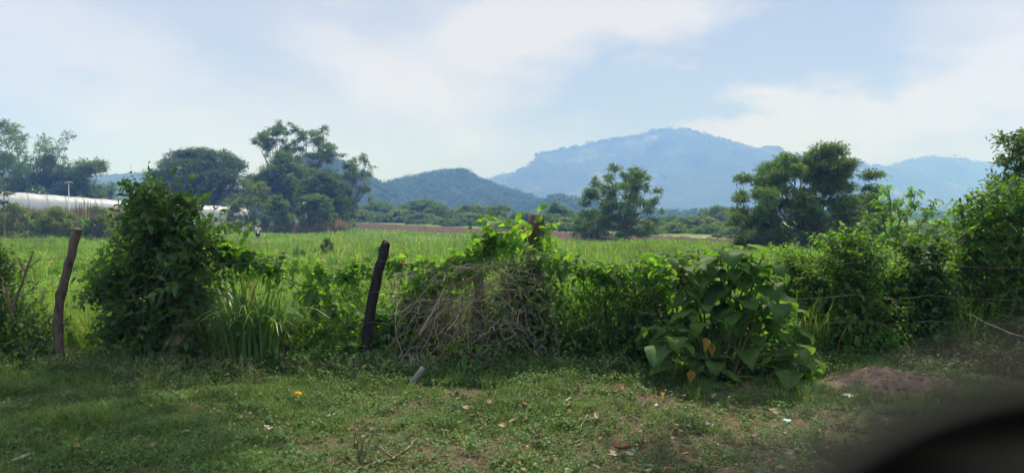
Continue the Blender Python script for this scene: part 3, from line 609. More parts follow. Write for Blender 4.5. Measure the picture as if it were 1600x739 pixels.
# ------------------------------------------------------------ person
def person():
    D = 64.0; b = W(403, 352, D); x0 = b[0]; z0 = float(H(x0, D))
    root = empty('person', (x0, D, z0), 'person in white shirt and dark shorts standing in the field, hands raised to face', 'person')
    skin = noise_mat('skin', [(.22, .12, .08), (.28, .16, .11)], 8, .6); hairm = noise_mat('hair', [(.012, .01, .009), (.02, .017, .015)], 30, .6)
    J = {'pel': (0, 0, .92, .13), 'sp': (0, 0, 1.12, .125), 'ch': (0, 0, 1.32, .135), 'nk': (0, 0, 1.45, .055), 'hd': (0, -.01, 1.54, .085), 'ht': (0, 0, 1.62, .085)}
    for s, n in ((-1, 'l'), (1, 'r')):
        J.update({'hip'+n: (s*.09, 0, .86, .095), 'kn'+n: (s*.10, -.02, .48, .055), 'cf'+n: (s*.10, .01, .33, .055), 'an'+n: (s*.10, .02, .08, .036), 'to'+n: (s*.12, -.15, .03, .03),
                  'sh'+n: (s*.17, 0, 1.38, .058), 'el'+n: (s*.21, -.10, 1.13, .042), 'wr'+n: (s*.07, -.24, 1.36, .027), 'pa'+n: (s*.055, -.25, 1.43, .03)})
    E = [('pel', 'sp'), ('sp', 'ch'), ('ch', 'nk'), ('nk', 'hd'), ('hd', 'ht')]
    for n in 'lr':
        E += [('pel', 'hip'+n), ('hip'+n, 'kn'+n), ('kn'+n, 'cf'+n), ('cf'+n, 'an'+n), ('an'+n, 'to'+n), ('ch', 'sh'+n), ('sh'+n, 'el'+n), ('el'+n, 'wr'+n), ('wr'+n, 'pa'+n)]
        s = -1 if n == 'l' else 1
        for i, (dx, ln) in enumerate([(-.025, .05), (-.009, .065), (.008, .07), (.024, .06)]):
            a, c = 'f%s%d' % (n, i), 'g%s%d' % (n, i)
            J[a] = (s*.055+dx, -.255, 1.47, .009); J[c] = (s*.05+dx*.9, -.235, 1.47+ln*.8, .008); E += [('pa'+n, a), (a, c)]
        J['t'+n] = (s*.055-s*.04, -.25, 1.44, .010); J['u'+n] = (s*.055-s*.055, -.235, 1.465, .009); E += [('pa'+n, 't'+n), ('t'+n, 'u'+n)]
    def skinned(name, keys, edges, mat, grow=0, zmin=None):
        me = bpy.data.meshes.new(name); me.from_pydata([J[k][:3] for k in keys], [(keys.index(a), keys.index(c)) for a, c in edges], [])
        o = bpy.data.objects.new(name, me); COL.objects.link(o); o.parent = root; md = o.modifiers.new('skin', 'SKIN'); md.use_smooth_shade = True
        if not me.skin_vertices: 
            bpy.context.view_layer.objects.active = o
        sv = me.skin_vertices[0].data if me.skin_vertices else None
        if sv is not None:
            for i, k in enumerate(keys): sv[i].radius = (J[k][3]+grow, J[k][3]+grow)
            sv[0].use_root = True
        sb = o.modifiers.new('sub', 'SUBSURF'); sb.levels = 1; sb.render_levels = 2; me.materials.append(mat); return o
    keys = list(J); body = skinned('body', keys, E, skin)
    J2 = dict(J)
    white = noise_mat('white_cotton', [(.72, .72, .72), (.8, .8, .8)], 10, .9); darkc = noise_mat('dark_cloth', [(.02, .022, .03), (.035, .036, .045)], 10, .9)
    for n, s in (('l', -1), ('r', 1)): J['slv'+n] = (s*.197, -.07, 1.22, .05); J['shk'+n] = (s*.10, -.01, .60, .085)
    J['hem'] = (0, 0, .90, .14)
    skinned('shirt', ['sp', 'ch', 'hem', 'shl', 'shr', 'slvl', 'slvr'], [('sp', 'ch'), ('sp', 'hem'), ('ch', 'shl'), ('ch', 'shr'), ('shl', 'slvl'), ('shr', 'slvr')], white, .018)
    skinned('shorts', ['pel', 'hipl', 'hipr', 'shkl', 'shkr'], [('pel', 'hipl'), ('pel', 'hipr'), ('hipl', 'shkl'), ('hipr', 'shkr')], darkc, .02)
    import bmesh
    bm = bmesh.new(); bmesh.ops.create_uvsphere(bm, u_segments=20, v_segments=14, radius=.112)
    for v in bm.verts:
        v.co.y *= 1.05; v.co.z *= 1.05
        if v.co.y < -.02 and v.co.z < .045: v.co *= .6
        if v.co.z < -.06: v.co *= .6
    me = bpy.data.meshes.new('hair'); bm.to_mesh(me); bm.free(); o = bpy.data.objects.new('hair', me); COL.objects.link(o); o.parent = root; o.location = (0, .012, 1.615); me.materials.append(hairm)
    for s in (-1, 1):
        bm = bmesh.new(); bmesh.ops.create_uvsphere(bm, u_segments=10, v_segments=8, radius=.014); me = bpy.data.meshes.new('eye'); bm.to_mesh(me); bm.free()
        o = bpy.data.objects.new('eye', me); COL.objects.link(o); o.parent = root; o.location = (s*.035, -.09, 1.575); me.materials.append(hairm)
    root.rotation_euler[2] = radians(25)
person()

# ------------------------------------------------------------ fence
def blob(px, py, rx, ry, D=8.4, rd=None):
    c = W(px, py, D); k = D/F; return (c[0], c[1], c[2], rx*k, (rd if rd else min(rx, 55)*k), ry*k)
FD = 8.25
fence = empty('barbed_wire_fence', (0, FD, 0), 'old barbed wire fence of rough wooden posts along the roadside', 'fence')
def post(pts, rads, label, mat, D=FD, sides=14, rough=.012, cut=None):
    P = []; 
    for (px, py) in pts: P.append(W(px, py, D))
    P = np.array(P); P[0, 2] = H(P[0, 0], D)-.15
    t = np.linspace(0, len(P)-1, 22); i = np.minimum(t.astype(int), len(P)-2); f = (t-i)[:, None]
    Q = P[i]*(1-f)+P[i+1]*f; rr = np.interp(t, range(len(P)), rads)*D/F*.82
    rr = rr*(1+.10*R.normal(size=22)*np.array([1]*21+[0])); Q = Q+R.normal(size=Q.shape)*.004; V, Fq = tubes(Q, rr, sides); V = V+R.normal(size=V.shape)*rough*.35
    ph = np.tile(np.arange(sides), 22); V += nrm(V-Q.repeat(sides, 0))*(rough*np.sin(ph*1.9+1)*.7)[:, None]
    g = Geo(); g.add(V, Fq); top = V[-sides:]; c = top.mean(0)+np.array([0, 0, .008])
    g.V.append(c[None].astype(np.float32)); idx = g.n; g.n += 1; b = idx-sides
    if cut is None:
        g.F.append(np.array([[b+j, b+(j+1) % sides, idx] for j in range(sides)]))
        return part(g, 'fence_post', mat, fence, False, label)
    o = part(g, 'fence_post', mat, fence, False, label)
    g2 = Geo(); g2.add(np.concatenate([top, c[None]]), [[j, (j+1) % sides, sides] for j in range(sides)]); 
    e = g2.build('cut_end', cut); e.data.transform(__import__('mathutils').Matrix.Translation((0, -FD, .002))); e.parent = o
    return o
post([(98, 598), (96, 560), (90, 500), (96, 455), (112, 400), (121, 358)], [10, 10.5, 8, 7.8, 7.3, 6.5], 'tall grey-brown post leaning right with sawn top', m_post, cut=m_end)
post([(569, 600), (571, 560), (577, 500), (590, 430), (602, 385), (604, 377)], [9, 9.5, 8.5, 8, 7.5, 5], 'black charred post leaning right', m_char)
post([(746, 590), (747, 520), (749, 430)], [11, 11, 10], 'dark post inside the dry brush', m_bark, 8.5)
post([(838, 590), (838, 500), (836, 420), (839, 338)], [22, 19, 15, 13], 'thick rotten stump post overgrown with vines', m_post, 8.7, 18, .03)
post([(446, 612), (447, 575), (447, 540)], [5, 4.5, 4], 'short thin dark stake in the weeds', m_char, 8.1, 8, .004)
post([(1333, 585), (1335, 500), (1336, 400)], [20, 18, 16], 'thick leaf-covered post with bright new leaves on top', m_bark, 8.9, 16, .02)
post([(1455, 570), (1452, 480), (1448, 405)], [13, 12, 11], 'dark vine-wrapped post left of the right-edge tree', m_bark, 9.0, 14, .012)
post([(985, 590), (985, 500), (982, 430)], [10, 10, 9], 'dark post hidden in the hedge left of the big-leaved plant', m_bark, 8.7, 12, .012)
def wires():
    for k, (ya, yb) in enumerate([(402, 412), (452, 462), (505, 500), (545, 545)]):
        xs = [-60, 96, 285, 446, 582, 747, 838, 985, 1160, 1335, 1452, 1680]; P = []
        for a, bx in zip(xs[:-1], xs[1:]):
            for t in np.linspace(0, 1, 12)[:-1]:
                px = a+(bx-a)*t; py = np.interp(px, [0, 1600], [ya, yb])+7*math.sin(t*pi)+R.normal()*.5; P.append(W(px, py, FD-.06))
        P.append(W(1680, yb, FD-.06)); P = np.array(P); g = Geo(); V, Fq = tubes(P, np.full(len(P), .0032), 5); g.add(V, Fq)
        Q = P[R.integers(2, len(P)-2, 90)]+np.stack([R.uniform(-.1, .1, 90), 0*R.random(90), 0*R.random(90)], -1)
        for q in range(90):
            c = P[2+q % (len(P)-4)]; d = rv(1)[0]*.018; V, Fq = tubes(np.array([c-d, c+d]), np.full(2, .0018), 4); g.add(V, Fq)
        part(g, 'barbed_wire', m_wire, fence, True)
wires()

# ------------------------------------------------------------ fence line plants
def shrub(label, blobs, mat, n, L, Wd, kind='oval', name='shrub', cat='shrub', stems=10, per=7, tl=.30, up=.5, root_px=None, bark=None, sr=.012, ldroop=.3, group=None, extra=None, lo=.3, outw=1.0, droop=.2):
    B = np.array(blobs); cx = B[:, 0].mean() if root_px is None else W(root_px, 560, B[:, 1].mean())[0]; cyy = B[:, 1].mean()
    root = empty(name, (cx, cyy, float(H(cx, cyy))), label, cat, group); gl = Geo(); gt = Geo()
    for i in range(stems):
        b = B[R.integers(len(B))]; e = b[:3]+R.normal(size=3)*b[3:6]*.35
        st = (cx+(e[0]-cx)*.45*R.random()+R.normal()*.05, cyy+R.normal()*.05, H(cx, cyy)-.05)
        P, rd = limb(st, e, sr*R.uniform(.7, 1.2), sr*.3, 7, -.1, .05); V, Fq = tubes(P, rd, 5); gt.add(V, Fq)
    twigs(gl, gt, blobs, n//per, tl, per, L, Wd, kind, up=up, ldroop=ldroop, lo=lo, outw=outw, droop=droop)
    if extra: extra(gl, gt)
    part(gt, 'stems', bark or m_twig, root, True); part(gl, 'foliage', mat, root); return root

# left edge bush with a bare forked branch
def bare(gl, gt):
    for a, b, r0, r1 in [((18, 500), (40, 425), .02, .012), ((40, 425), (27, 402), .014, .008), ((40, 425), (52, 392), .014, .007), ((44, 418), (66, 402), .010, .004), ((49, 405), (42, 396), .006, .003),
                         ((18, 500), (8, 440), .018, .012), ((90, 560), (60, 590), .01, .006)]:
        P, rd = limb(W(*a, 8.1), W(*b, 8.1), r0, r1, 5, 0, .04); V, Fq = tubes(P, rd, 7); gt.add(V, Fq)
shrub('dark bush at the left edge with a bare forked branch on top', [blob(5, 470, 45, 60), blob(15, 545, 70, 50), blob(55, 500, 42, 45), blob(-40, 440, 50, 90), blob(0, 405, 20, 20), blob(70, 565, 40, 25)],
      m_dark, 4200, .085, .042, per=7, root_px=10, bark=m_bark, extra=bare, sr=.016)
# big dark bush with trunk
def bigtrunk(gl, gt):
    for a, b, r0, r1 in [((287, 585), (284, 440), .16, .11), ((240, 585), (236, 420), .06, .04), ((262, 585), (258, 400), .05, .03), ((216, 590), (205, 470), .035, .02), ((305, 590), (315, 480), .05, .03)]:
        P, rd = limb(W(*a, 8.45), W(*b, 8.45), r0, r1, 9, 0, .02); V, Fq = tubes(P, rd, 12); gt.add(V+R.normal(size=V.shape)*.006, Fq)
    for tx, ty in [(232, 258), (293, 275), (197, 285), (240, 270), (252, 282), (283, 290), (312, 292), (205, 300), (180, 330), (345, 318), (368, 352), (130, 440), (142, 425), (215, 290), (262, 290), (332, 300), (355, 330), (275, 268)]:
        P, rd = limb(W(250+(tx-250)*.5, 380, 8.4), W(tx, ty, 8.3), .010, .003, 7, -.05, .03); V, Fq = tubes(P, rd, 5); gt.add(V, Fq)
        q = P[3:].repeat(2, 0); n = len(q); V, Fq = leaves(q, rv(n)+UP*.6, rv(n), R.uniform(.07, .12, n), R.uniform(.04, .06, n), 'oval'); gl.add(V, Fq)
shrub('big dense dark-leaved bush around a thick trunk on the left', [blob(252, 378, 60, 42), blob(258, 335, 42, 30), blob(232, 352, 44, 36), blob(298, 372, 42, 36), blob(210, 420, 60, 42), blob(280, 430, 75, 50), blob(158, 452, 30, 20), blob(175, 440, 34, 26), blob(235, 480, 72, 55), blob(190, 505, 34, 34),
      blob(240, 545, 75, 38), blob(300, 490, 40, 60, 8.6), blob(225, 300, 28, 26), blob(300, 322, 22, 20), blob(345, 392, 22, 18)],
      m_dark, 10500, .105, .056, name='bush', cat='bush', stems=26, root_px=255, bark=m_barkp, sr=.02, extra=bigtrunk, per=8, tl=.34)
# brighter top sprigs are the same bush's young leaves
def vine(label, path, mat, n, L, Wd, D=8.15, r=14, kind='heart', name='vine', strands=3, rdepth=.16, extra=None, hang=0.3):
    P0 = np.array([W(px, py, D) for px, py in path]); root = empty(name, tuple(P0[0]), label, 'vine'); gl = Geo(); gt = Geo()
    t = np.linspace(0, len(P0)-1, 50); i = np.minimum(t.astype(int), len(P0)-2); f = (t-i)[:, None]; Q = P0[i]*(1-f)+P0[i+1]*f
    for s in range(strands):
        q = Q+np.cumsum(R.normal(size=Q.shape)*.008, 0); q[:, 2] += .03*np.sin(t*3+s*2); V, Fq = tubes(q, np.full(50, .0045), 5); gt.add(V, Fq)
    c = Q[R.integers(0, 50, 120)]+R.normal(size=(120, 3))*.035; k = r*D/F; bl = [(a[0], a[1], a[2], k*R.uniform(.6, 1.2), rdepth*.6, k*R.uniform(.6, 1.2)) for a in c]
    twigs(gl, gt, bl, n//5, .20, 5, L, Wd, kind, up=.1, trad=.0025, ldroop=.35, droop=hang)
    part(gt, 'stems', m_twig, root, True); part(gl, 'foliage', mat, root); return root
vine('heart-leaved vine running along the top wire beside the charred post', [(352, 385), (385, 405), (430, 418), (500, 425), (560, 425), (600, 420), (660, 410)], m_mid, 640, .10, .082, r=13, D=8.4)
vine('vine hanging from the wire down to the middle of the charred post', [(430, 430), (480, 450), (515, 480), (560, 500), (600, 500), (640, 480)], m_mid, 420, .09, .076, r=18, D=8.42)
vine('long leafy shoot reaching right from the big dark bush', [(310, 350), (345, 345), (375, 352), (395, 352)], m_mid, 45, .10, .06, r=8, kind='oval', strands=1)
vine('leafy vine on the top wire right of the stump post', [(850, 405), (890, 412), (940, 425), (980, 430), (1040, 420)], m_mid, 420, .09, .075, r=17)
vine('creeper climbing through the dry brush toward the stump post', [(640, 440), (690, 425), (740, 400), (770, 375), (810, 365)], m_light, 700, .095, .075, r=24, strands=4)

def spray():  # cane grass clump
    c = W(392, 570, 8.3); root = empty('cane_grass', (c[0], 8.3, float(H(c[0], 8.3))), 'clump of long arching grass blades right of the big dark bush', 'grass clump'); g = Geo()
    n = 400; K = 9; a = R.uniform(0, 2*pi, n); r0 = R.uniform(0, .28, n); d = np.stack([np.cos(a), np.sin(a)*.8, 0*a], -1)
    b = np.array([c[0], 8.3, 0])+d*r0[:, None]+np.array([1, 0, 0])*R.uniform(-.25, .3, n)[:, None]; hh = R.uniform(.75, 1.45, n); sp = R.uniform(.15, 1.0, n); t = np.linspace(0, 1, K)
    P = b[:, None]+d[:, None]*(hh[:, None]*sp[:, None]*t**1.8*.75)[..., None]+UP*(hh[:, None]*(t-.62*sp[:, None]*t**3.2))[..., None]
    s = nrm(np.stack([-d[:, 1], d[:, 0], R.uniform(-.3, .3, n)], -1)); Wd = (R.uniform(.007, .016, n)[:, None])*np.array([.6, .9, 1, 1, 1, .9, .75, .45, .05])[None]
    V, Fq = ribbons(P, Wd, s); g.add(V, Fq); part(g, 'blades', m_cane, root)
    # one tall blade
    P = np.array([W(420, 470, 8.5), W(421, 430, 8.5), W(418, 395, 8.5), W(415, 372, 8.5), W(421, 352, 8.5)])[None]
    g = Geo(); V, Fq = ribbons(P, np.array([[.008, .01, .009, .006, .001]]), np.array([[1, .3, 0]])); g.add(V, Fq); part(g, 'tall_blade', m_cane, root)
spray()

shrub('low bright weeds tangled under the wires between bush and charred post', [blob(430, 565, 55, 30), blob(500, 560, 60, 34), blob(545, 540, 30, 45), blob(370, 575, 40, 24), blob(480, 520, 45, 30, 8.8), blob(425, 510, 30, 30, 8.9)],
      m_light, 4200, .070, .042, 'heart', 'weeds', 'weeds', stems=26, per=6, tl=.26, root_px=470)
shrub('dark weedy growth around the foot of the charred post', [blob(600, 560, 45, 35), blob(560, 580, 40, 18), blob(620, 520, 38, 40, 8.7), blob(530, 590, 40, 12)], m_mid, 2600, .075, .045, 'heart', stems=14, root_px=590)
shrub('green climber filling the fence left of the dry brush', [blob(650, 480, 45, 45, 8.7), blob(690, 440, 50, 30, 8.7), blob(640, 550, 45, 35, 8.6), blob(700, 530, 60, 40, 8.8)], m_light, 3000, .085, .055, 'heart', stems=14, root_px=660)
shrub('dark ivy-leaved bush under the stump post', [blob(800, 500, 55, 55), blob(835, 460, 42, 45), blob(780, 545, 60, 34), blob(855, 530, 40, 45), blob(810, 440, 30, 30)], m_dark, 5200, .075, .045, stems=14, root_px=820)
def sprouts(gl, gt):
    for tx, ty, bx in [(752, 345, 765), (768, 338, 775), (800, 345, 800), (815, 335, 830), (845, 326, 840), (862, 350, 850), (735, 360, 750)]:
        P, rd = limb(W(bx, 410, 8.5), W(tx, ty, 8.5), .006, .002, 6, -.05, .03); V, Fq = tubes(P, rd, 5); gt.add(V, Fq)
        q = P[2:].repeat(2, 0); n = len(q); V, Fq = leaves(q, rv(n)+UP*.3, rv(n)+UP, R.uniform(.07, .13, n), R.uniform(.05, .09, n), 'heart'); gl.add(V, Fq)
shrub('bright vine sprouts covering the top of the stump post', [blob(800, 385, 34, 11, 8.9), blob(866, 385, 20, 18, 8.9), blob(858, 402, 20, 10, 8.3), blob(765, 400, 34, 10, 8.6), blob(846, 345, 14, 9, 8.9), blob(836, 395, 22, 16, 8.45), blob(828, 362, 10, 10, 8.5)], m_light, 480, .08, .065, 'heart', 'vine', 'vine', stems=8, extra=sprouts, root_px=830)
# thin stalks rising before the ploughed field
def stalk(px, top, bot, lab):
    P, rd = limb(W(px+4, bot, 8.3), W(px, top, 8.3), .006, .002, 9, 0, .02); g = Geo(); root = empty('weed_stalk', tuple(P[0]), lab, 'stalk'); V, Fq = tubes(P, rd, 5); g.add(V, Fq); part(g, 'stem', m_dry, root, True)
    gl = Geo(); q = P[2:].repeat(2, 0)+rv(14)*.005; V, Fq = leaves(q, rv(14)+UP*.8, rv(14), .045, .016, 'lance'); gl.add(V, Fq); part(gl, 'foliage', m_light, root)
stalk(664, 288, 440, 'tallest thin weed stalk rising above the top wire'); stalk(708, 335, 430, 'thin weed stalk between the tallest stalk and the stump post')
# dry brush
def brush():
    c = W(740, 570, 8.05); root = empty('dry_brush', (c[0], 8.05, 0), 'tangled heap of dry leafless brown vines in the middle of the fence', 'brush')
    g = Geo(); K = 14
    def curves(n, a0, a1, b0, b1, arch, r, D0=7.85, D1=8.35):
        A = np.array([W(R.uniform(a0[0], a1[0]), R.uniform(a0[1], a1[1]), R.uniform(D0, D1)) for _ in range(n)]); Bq = np.array([W(R.uniform(b0[0], b1[0]), R.uniform(b0[1], b1[1]), R.uniform(D0, D1)) for _ in range(n)])
        t = np.linspace(0, 1, K)[None, :, None]; P = A[:, None]*(1-t)+Bq[:, None]*t; L = np.linalg.norm(Bq-A, axis=1)[:, None]
        P[..., 2] += np.sin(t[..., 0]*pi)*L*arch*R.uniform(.3, 1.2, (n, 1)); 
        wgl = np.cumsum(R.normal(size=P.shape), 1)+R.normal(size=P.shape)*.5; wgl -= wgl.mean(1, keepdims=True); P += wgl*.017*(.5+L[..., None])
        rr = r*1.0*R.choice([.4, .6, .9, 1.5], (n, 1), p=[.35, .35, .22, .08])*np.linspace(1.3, .3, K)[None]; V, Fq = tubes(P, rr, 5); g.add(V, Fq)
    curves(26, (610, 500), (720, 580), (720, 400), (880, 440), .25, .0042); curves(24, (680, 430), (760, 450), (800, 470), (900, 580), .28, .0044)
    curves(46, (600, 430), (760, 500), (620, 460), (820, 590), .14, .0034); curves(60, (620, 440), (800, 580), (640, 440), (870, 590), .22, .0032)
    curves(26, (620, 425), (740, 450), (760, 395), (880, 420), .08, .0038); curves(26, (700, 490), (790, 560), (740, 540), (870, 580), .35, .0034)
    for _ in range(34):   # loose curls
        c0 = W(R.uniform(610, 850), R.uniform(430, 580), R.uniform(7.8, 8.4)); r0 = R.uniform(.06, .25); a0 = R.uniform(0, 6.28); th = a0+np.linspace(0, R.uniform(1.5, 4.5), K); ax = rv(1)[0]; e1 = nrm(np.cross(ax, [0, 1, .2])); e2 = np.cross(e1, ax)
        P = c0+r0*np.cos(th)[:, None]*e1+r0*np.sin(th)[:, None]*np.array([.1, .2, 1])*1.0+np.linspace(0, .15, K)[:, None]*ax; V, Fq = tubes(P, np.linspace(.0035, .0016, K)*R.uniform(.6, 1.2), 5); g.add(V, Fq)
    for _ in range(900):
        c0 = W(R.uniform(600, 875), R.uniform(425, 585), R.uniform(7.8, 8.4)); d_ = rv(1)[0]*R.uniform(.05, .16); P, rd = limb(c0, c0+d_, .0019, .0008, 5, .1, .22); V, Fq = tubes(P, rd, 4); g.add(V, Fq)
    part(g, 'tangle', m_brush, root, True)
    gd = Geo(); n = 260; q = np.array([W(R.uniform(600, 870), R.uniform(430, 585), R.uniform(7.8, 8.5)) for _ in range(n)]); V, Fq = leaves(q, rv(n)-UP*.5, rv(n), R.uniform(.03, .08, n), R.uniform(.015, .04, n), 'oval', .5, .6); gd.add(V, Fq); part(gd, 'dead_leaves', m_reed, root)['kind'] = 'stuff'
    g = Geo(); P, rd = limb(W(655, 525, 8.0), W(700, 440, 8.0), .016, .010, 6, 0, .02); V, Fq = tubes(P, rd, 8); g.add(V, Fq)
    P, rd = limb(W(618, 430, 7.95), W(622, 560, 7.9), .006, .004, 9, 0, .06); V, Fq = tubes(P, rd, 5); g.add(V, Fq)
    for _ in range(26):
        a = W(R.uniform(625, 660), R.uniform(548, 570), 7.8); P, rd = limb(a, a+np.array([R.normal()*.06, -.03, -R.uniform(.1, .25)]), .004, .002, 5, 0, .15); V, Fq = tubes(P, rd, 4); g.add(V, Fq)
    part(g, 'branch', m_brush, root, True)
brush()
shrub('green vine leaves threaded through the dry brush', [blob(660, 450, 40, 30, 8.0), blob(720, 430, 50, 20, 8.0), blob(640, 520, 30, 40, 8.0), blob(790, 470, 40, 40, 8.1), blob(740, 540, 60, 25, 8.0), blob(850, 480, 30, 50, 8.1)], m_mid, 480, .065, .045, 'heart', 'vine', 'vine', stems=10, root_px=720)
shrub('leafy hedge shrub between the stump post and the big-leaved plant', [blob(950, 470, 60, 50), blob(910, 510, 50, 50), blob(1000, 490, 50, 60), blob(960, 540, 70, 30), blob(1010, 430, 40, 30), blob(930, 425, 45, 24)],
      m_mid, 4800, .075, .040, stems=20, root_px=960, per=7)
shrub('darker leafy growth behind the left side of the big-leaved plant', [blob(1030, 470, 50, 50, 8.8), blob(1010, 530, 55, 40, 8.7), blob(1060, 420, 40, 25, 8.8)], m_dark, 2800, .08, .045, stems=12, root_px=1030)

def undergrowth():
    gl = Geo(); gt = Geo(); bl = []
    for k in range(150):
        u = R.uniform(330, 1560); D = R.uniform(8.7, 9.8); top = R.uniform(430, 560); bl.append(blob(u, top, R.uniform(14, 34), R.uniform(12, 34), D))
    for k in range(90):
        u = R.uniform(1180, 1560); D = R.uniform(9.0, 10.4); bl.append(blob(u, R.uniform(405, 500), R.uniform(18, 38), R.uniform(16, 36), D))
    twigs(gl, gt, bl, 5200, .26, 6, .058, .034, 'oval', up=.8, ldroop=.3)
    o = tag(gl.build('undergrowth', m_light), 'loose bright weeds filling the gaps behind the fence', 'undergrowth', kind='stuff'); gt.build('stems', m_twig).parent = o
    gl = Geo(); bl = []
    for k in range(110):
        u = R.uniform(340, 1500); D = R.uniform(8.3, 9.2); bl.append(blob(u, R.uniform(500, 580), R.uniform(14, 30), R.uniform(10, 24), D))
    twigs(gl, None, bl, 1700, .22, 6, .05, .036, 'heart', up=.6); tag(gl.build('undergrowth', m_mid), 'low leafy weeds crowding the foot of the fence', 'undergrowth', kind='stuff')
    g = Geo(); n = 9000; k = R.integers(0, 170, n); cx = np.array([(R.uniform(-40, 1560), R.uniform(8.5, 10.6)) for _ in range(170)]); D = cx[k, 1]+R.normal(size=n)*.10; x = (cx[k, 0]-800)/F*D+R.normal(size=n)*.09
    V, Fq = blades(n, x, D, H(x, D), R.uniform(.4, 1.05, n), R.uniform(.0035, .008, n), .6, K=4, curl=.8); g.add(V, Fq); tag(g.build('fence_grass', m_field), 'tall grass blades growing up through the fence line', 'grass', kind='stuff')
undergrowth()
# big-leaved plant
def bigleaf():
    D0 = 7.6; c = W(1125, 590, D0); root = empty('big_leaf_plant', (c[0], D0, float(H(c[0], D0))), 'large plant with huge drooping heart-shaped leaves by the dirt mound', 'plant')
    gs = Geo(); gl = Geo(); gy = Geo()
    heads = [(1062, 395, 9), (1100, 392, 10), (1140, 388, 10), (1175, 400, 10), (1195, 425, 7), (1120, 430, 8), (1085, 440, 8), (1150, 450, 8), (1040, 500, 7), (1020, 495, 5), (1215, 500, 8), (1235, 530, 8), (1200, 545, 7), (1240, 570, 6), (1180, 500, 6), (1215, 590, 5), (1160, 590, 5), (1100, 500, 5), (1170, 560, 5)]
    heads = heads+[(1090, 378, 7), (1130, 374, 8), (1160, 380, 7), (1055, 388, 6), (1190, 392, 6), (1075, 470, 8), (1130, 480, 8), (1110, 545, 7), (1150, 520, 8), (1065, 540, 5), (1185, 460, 8), (1190, 590, 5), (1130, 585, 5), (1100, 460, 8), (1205, 460, 6), (1225, 480, 6), (1250, 550, 5)]
    for (hx, hy, nlf) in heads:
        dd = D0+R.uniform(-.35, .35); h = W(hx, hy+12, dd)
        st = np.array([c[0]+R.normal()*.09+(h[0]-c[0])*.15, D0+R.normal()*.08, 0.0]); P, rd = limb(st, h, .016, .007, 8, -.22, .02); V, Fq = tubes(P, rd, 7); gs.add(V, Fq)
        for k in range(int(nlf*1.3)):
            a = k*2.4+R.uniform(-.4, .4); out = np.array([cos(a), sin(a), 0]); lift = .35-.11*k/nlf*3
            pet = h-np.array([0, 0, .03*k]); pe = pet+out*R.uniform(.06, .13)+UP*R.uniform(-.02, .06); V, Fq = tubes(np.array([pet, pe]), np.array([.004, .003]), 4); gs.add(V, Fq)
            L = .16+.24*R.random()*(.75 if k < 2 else 1); dr = R.uniform(.5, 1.45); L *= R.uniform(.7, 1.1); K = 17
            t = np.linspace(0, 1, K); th = np.linspace(.35*lift, -dr*1.5, K); seg = np.stack([np.cos(th), np.sin(th)], -1)*L/(K-1); cs = np.concatenate([[[0, 0]], np.cumsum(seg[:-1], 0)])
            rib = pe+out*cs[:, :1]+UP*cs[:, 1:]; side = np.array([-sin(a), cos(a), 0]); wp = np.interp(t, np.linspace(0, 1, 9), [.16, .38, .46, .45, .39, .30, .20, .09, .0])*L*R.uniform(.74, 1.05)*(1+.03*np.sin(t*40+k))
            nv = nrm(np.cross(side[None], np.gradient(rib, axis=0))); nv = nv*np.sign(nv[:, 2:3]+1e-3); rows = []
            for s in (-1, -.8, -.6, -.4, -.2, 0, .2, .4, .6, .8, 1):
                wav = .020*np.sin(t*8+s*3+k)*abs(s)**1.5+L*.013*np.abs(np.sin((t-.16*abs(s))*pi*7))*min(1, abs(s)*3)-(L*.012 if s == 0 else 0); rows.append(rib+side*(s*wp)[:, None]*.97+nv*((.16*abs(s)*wp+wav)[:, None])-UP*(.10*wp*(s*s))[:, None])
            G = np.stack(rows, 1); V, Fq = grid(G[..., 0], G[..., 1], G[..., 2]); gl.add(V, Fq)
    for (hx, hy) in [(1102, 528), (1112, 535), (1080, 578)]:
        q = W(hx, hy, D0-.45); gy = Geo(); V, Fq = leaves(q[None], rv(1)*.4-UP*1.0, np.array([[0, -1., .3]])+rv(1)*.5, .10, .075, 'heart', .5, .5); gy.add(V, Fq); part(gy, 'withered_leaf', m_yel, root, False, 'yellow withered leaf low on the plant')
    part(gs, 'stems', m_twig, root, True); part(gl, 'foliage', m_big, root, True)
bigleaf()

shrub('light feathery green shrub right behind the big-leaved plant', [blob(1245, 450, 50, 50, 9.2), blob(1270, 500, 55, 60, 9.1), blob(1230, 410, 35, 25, 9.3), blob(1290, 420, 40, 30, 9.3), blob(1280, 555, 50, 35, 9.0)],
      m_light, 9500, .058, .032, stems=20, root_px=1265, per=8, tl=.32)
def topsp(gl, gt):
    bl = [blob(1330, 372, 30, 22, 8.9), blob(1300, 375, 22, 14, 8.9), blob(1355, 385, 22, 16, 8.9)]; twigs(gl, gt, bl, 90, .26, 6, .085, .05, 'oval', up=.9)
shrub('leafy vines wrapping the thick post with bright new leaves on top', [blob(1335, 400, 45, 30, 8.8), blob(1330, 450, 38, 40, 8.7), blob(1345, 500, 60, 45, 8.7), blob(1330, 545, 70, 35, 8.6), blob(1385, 460, 35, 45, 8.9)],
      m_mid, 6800, .075, .042, name='vine', cat='vine', stems=12, root_px=1340, extra=topsp, per=7)
shrub('dark vines wrapping the thinner post left of the right-edge tree', [blob(1450, 420, 34, 36, 8.8), blob(1450, 480, 36, 45, 8.7), blob(1440, 385, 34, 20, 9), blob(1455, 530, 40, 30, 8.7)], m_dark, 3600, .085, .05, 'heart', 'vine', 'vine', stems=10, root_px=1450)
shrub('bright green hedge between the two vine-wrapped posts', [blob(1400, 430, 45, 40, 9.4), blob(1395, 500, 50, 50, 9.2), blob(1500, 450, 40, 60, 9.4), blob(1500, 520, 45, 35, 9.2), blob(1410, 550, 60, 28, 8.8)], m_light, 9000, .07, .04, stems=20, root_px=1420)
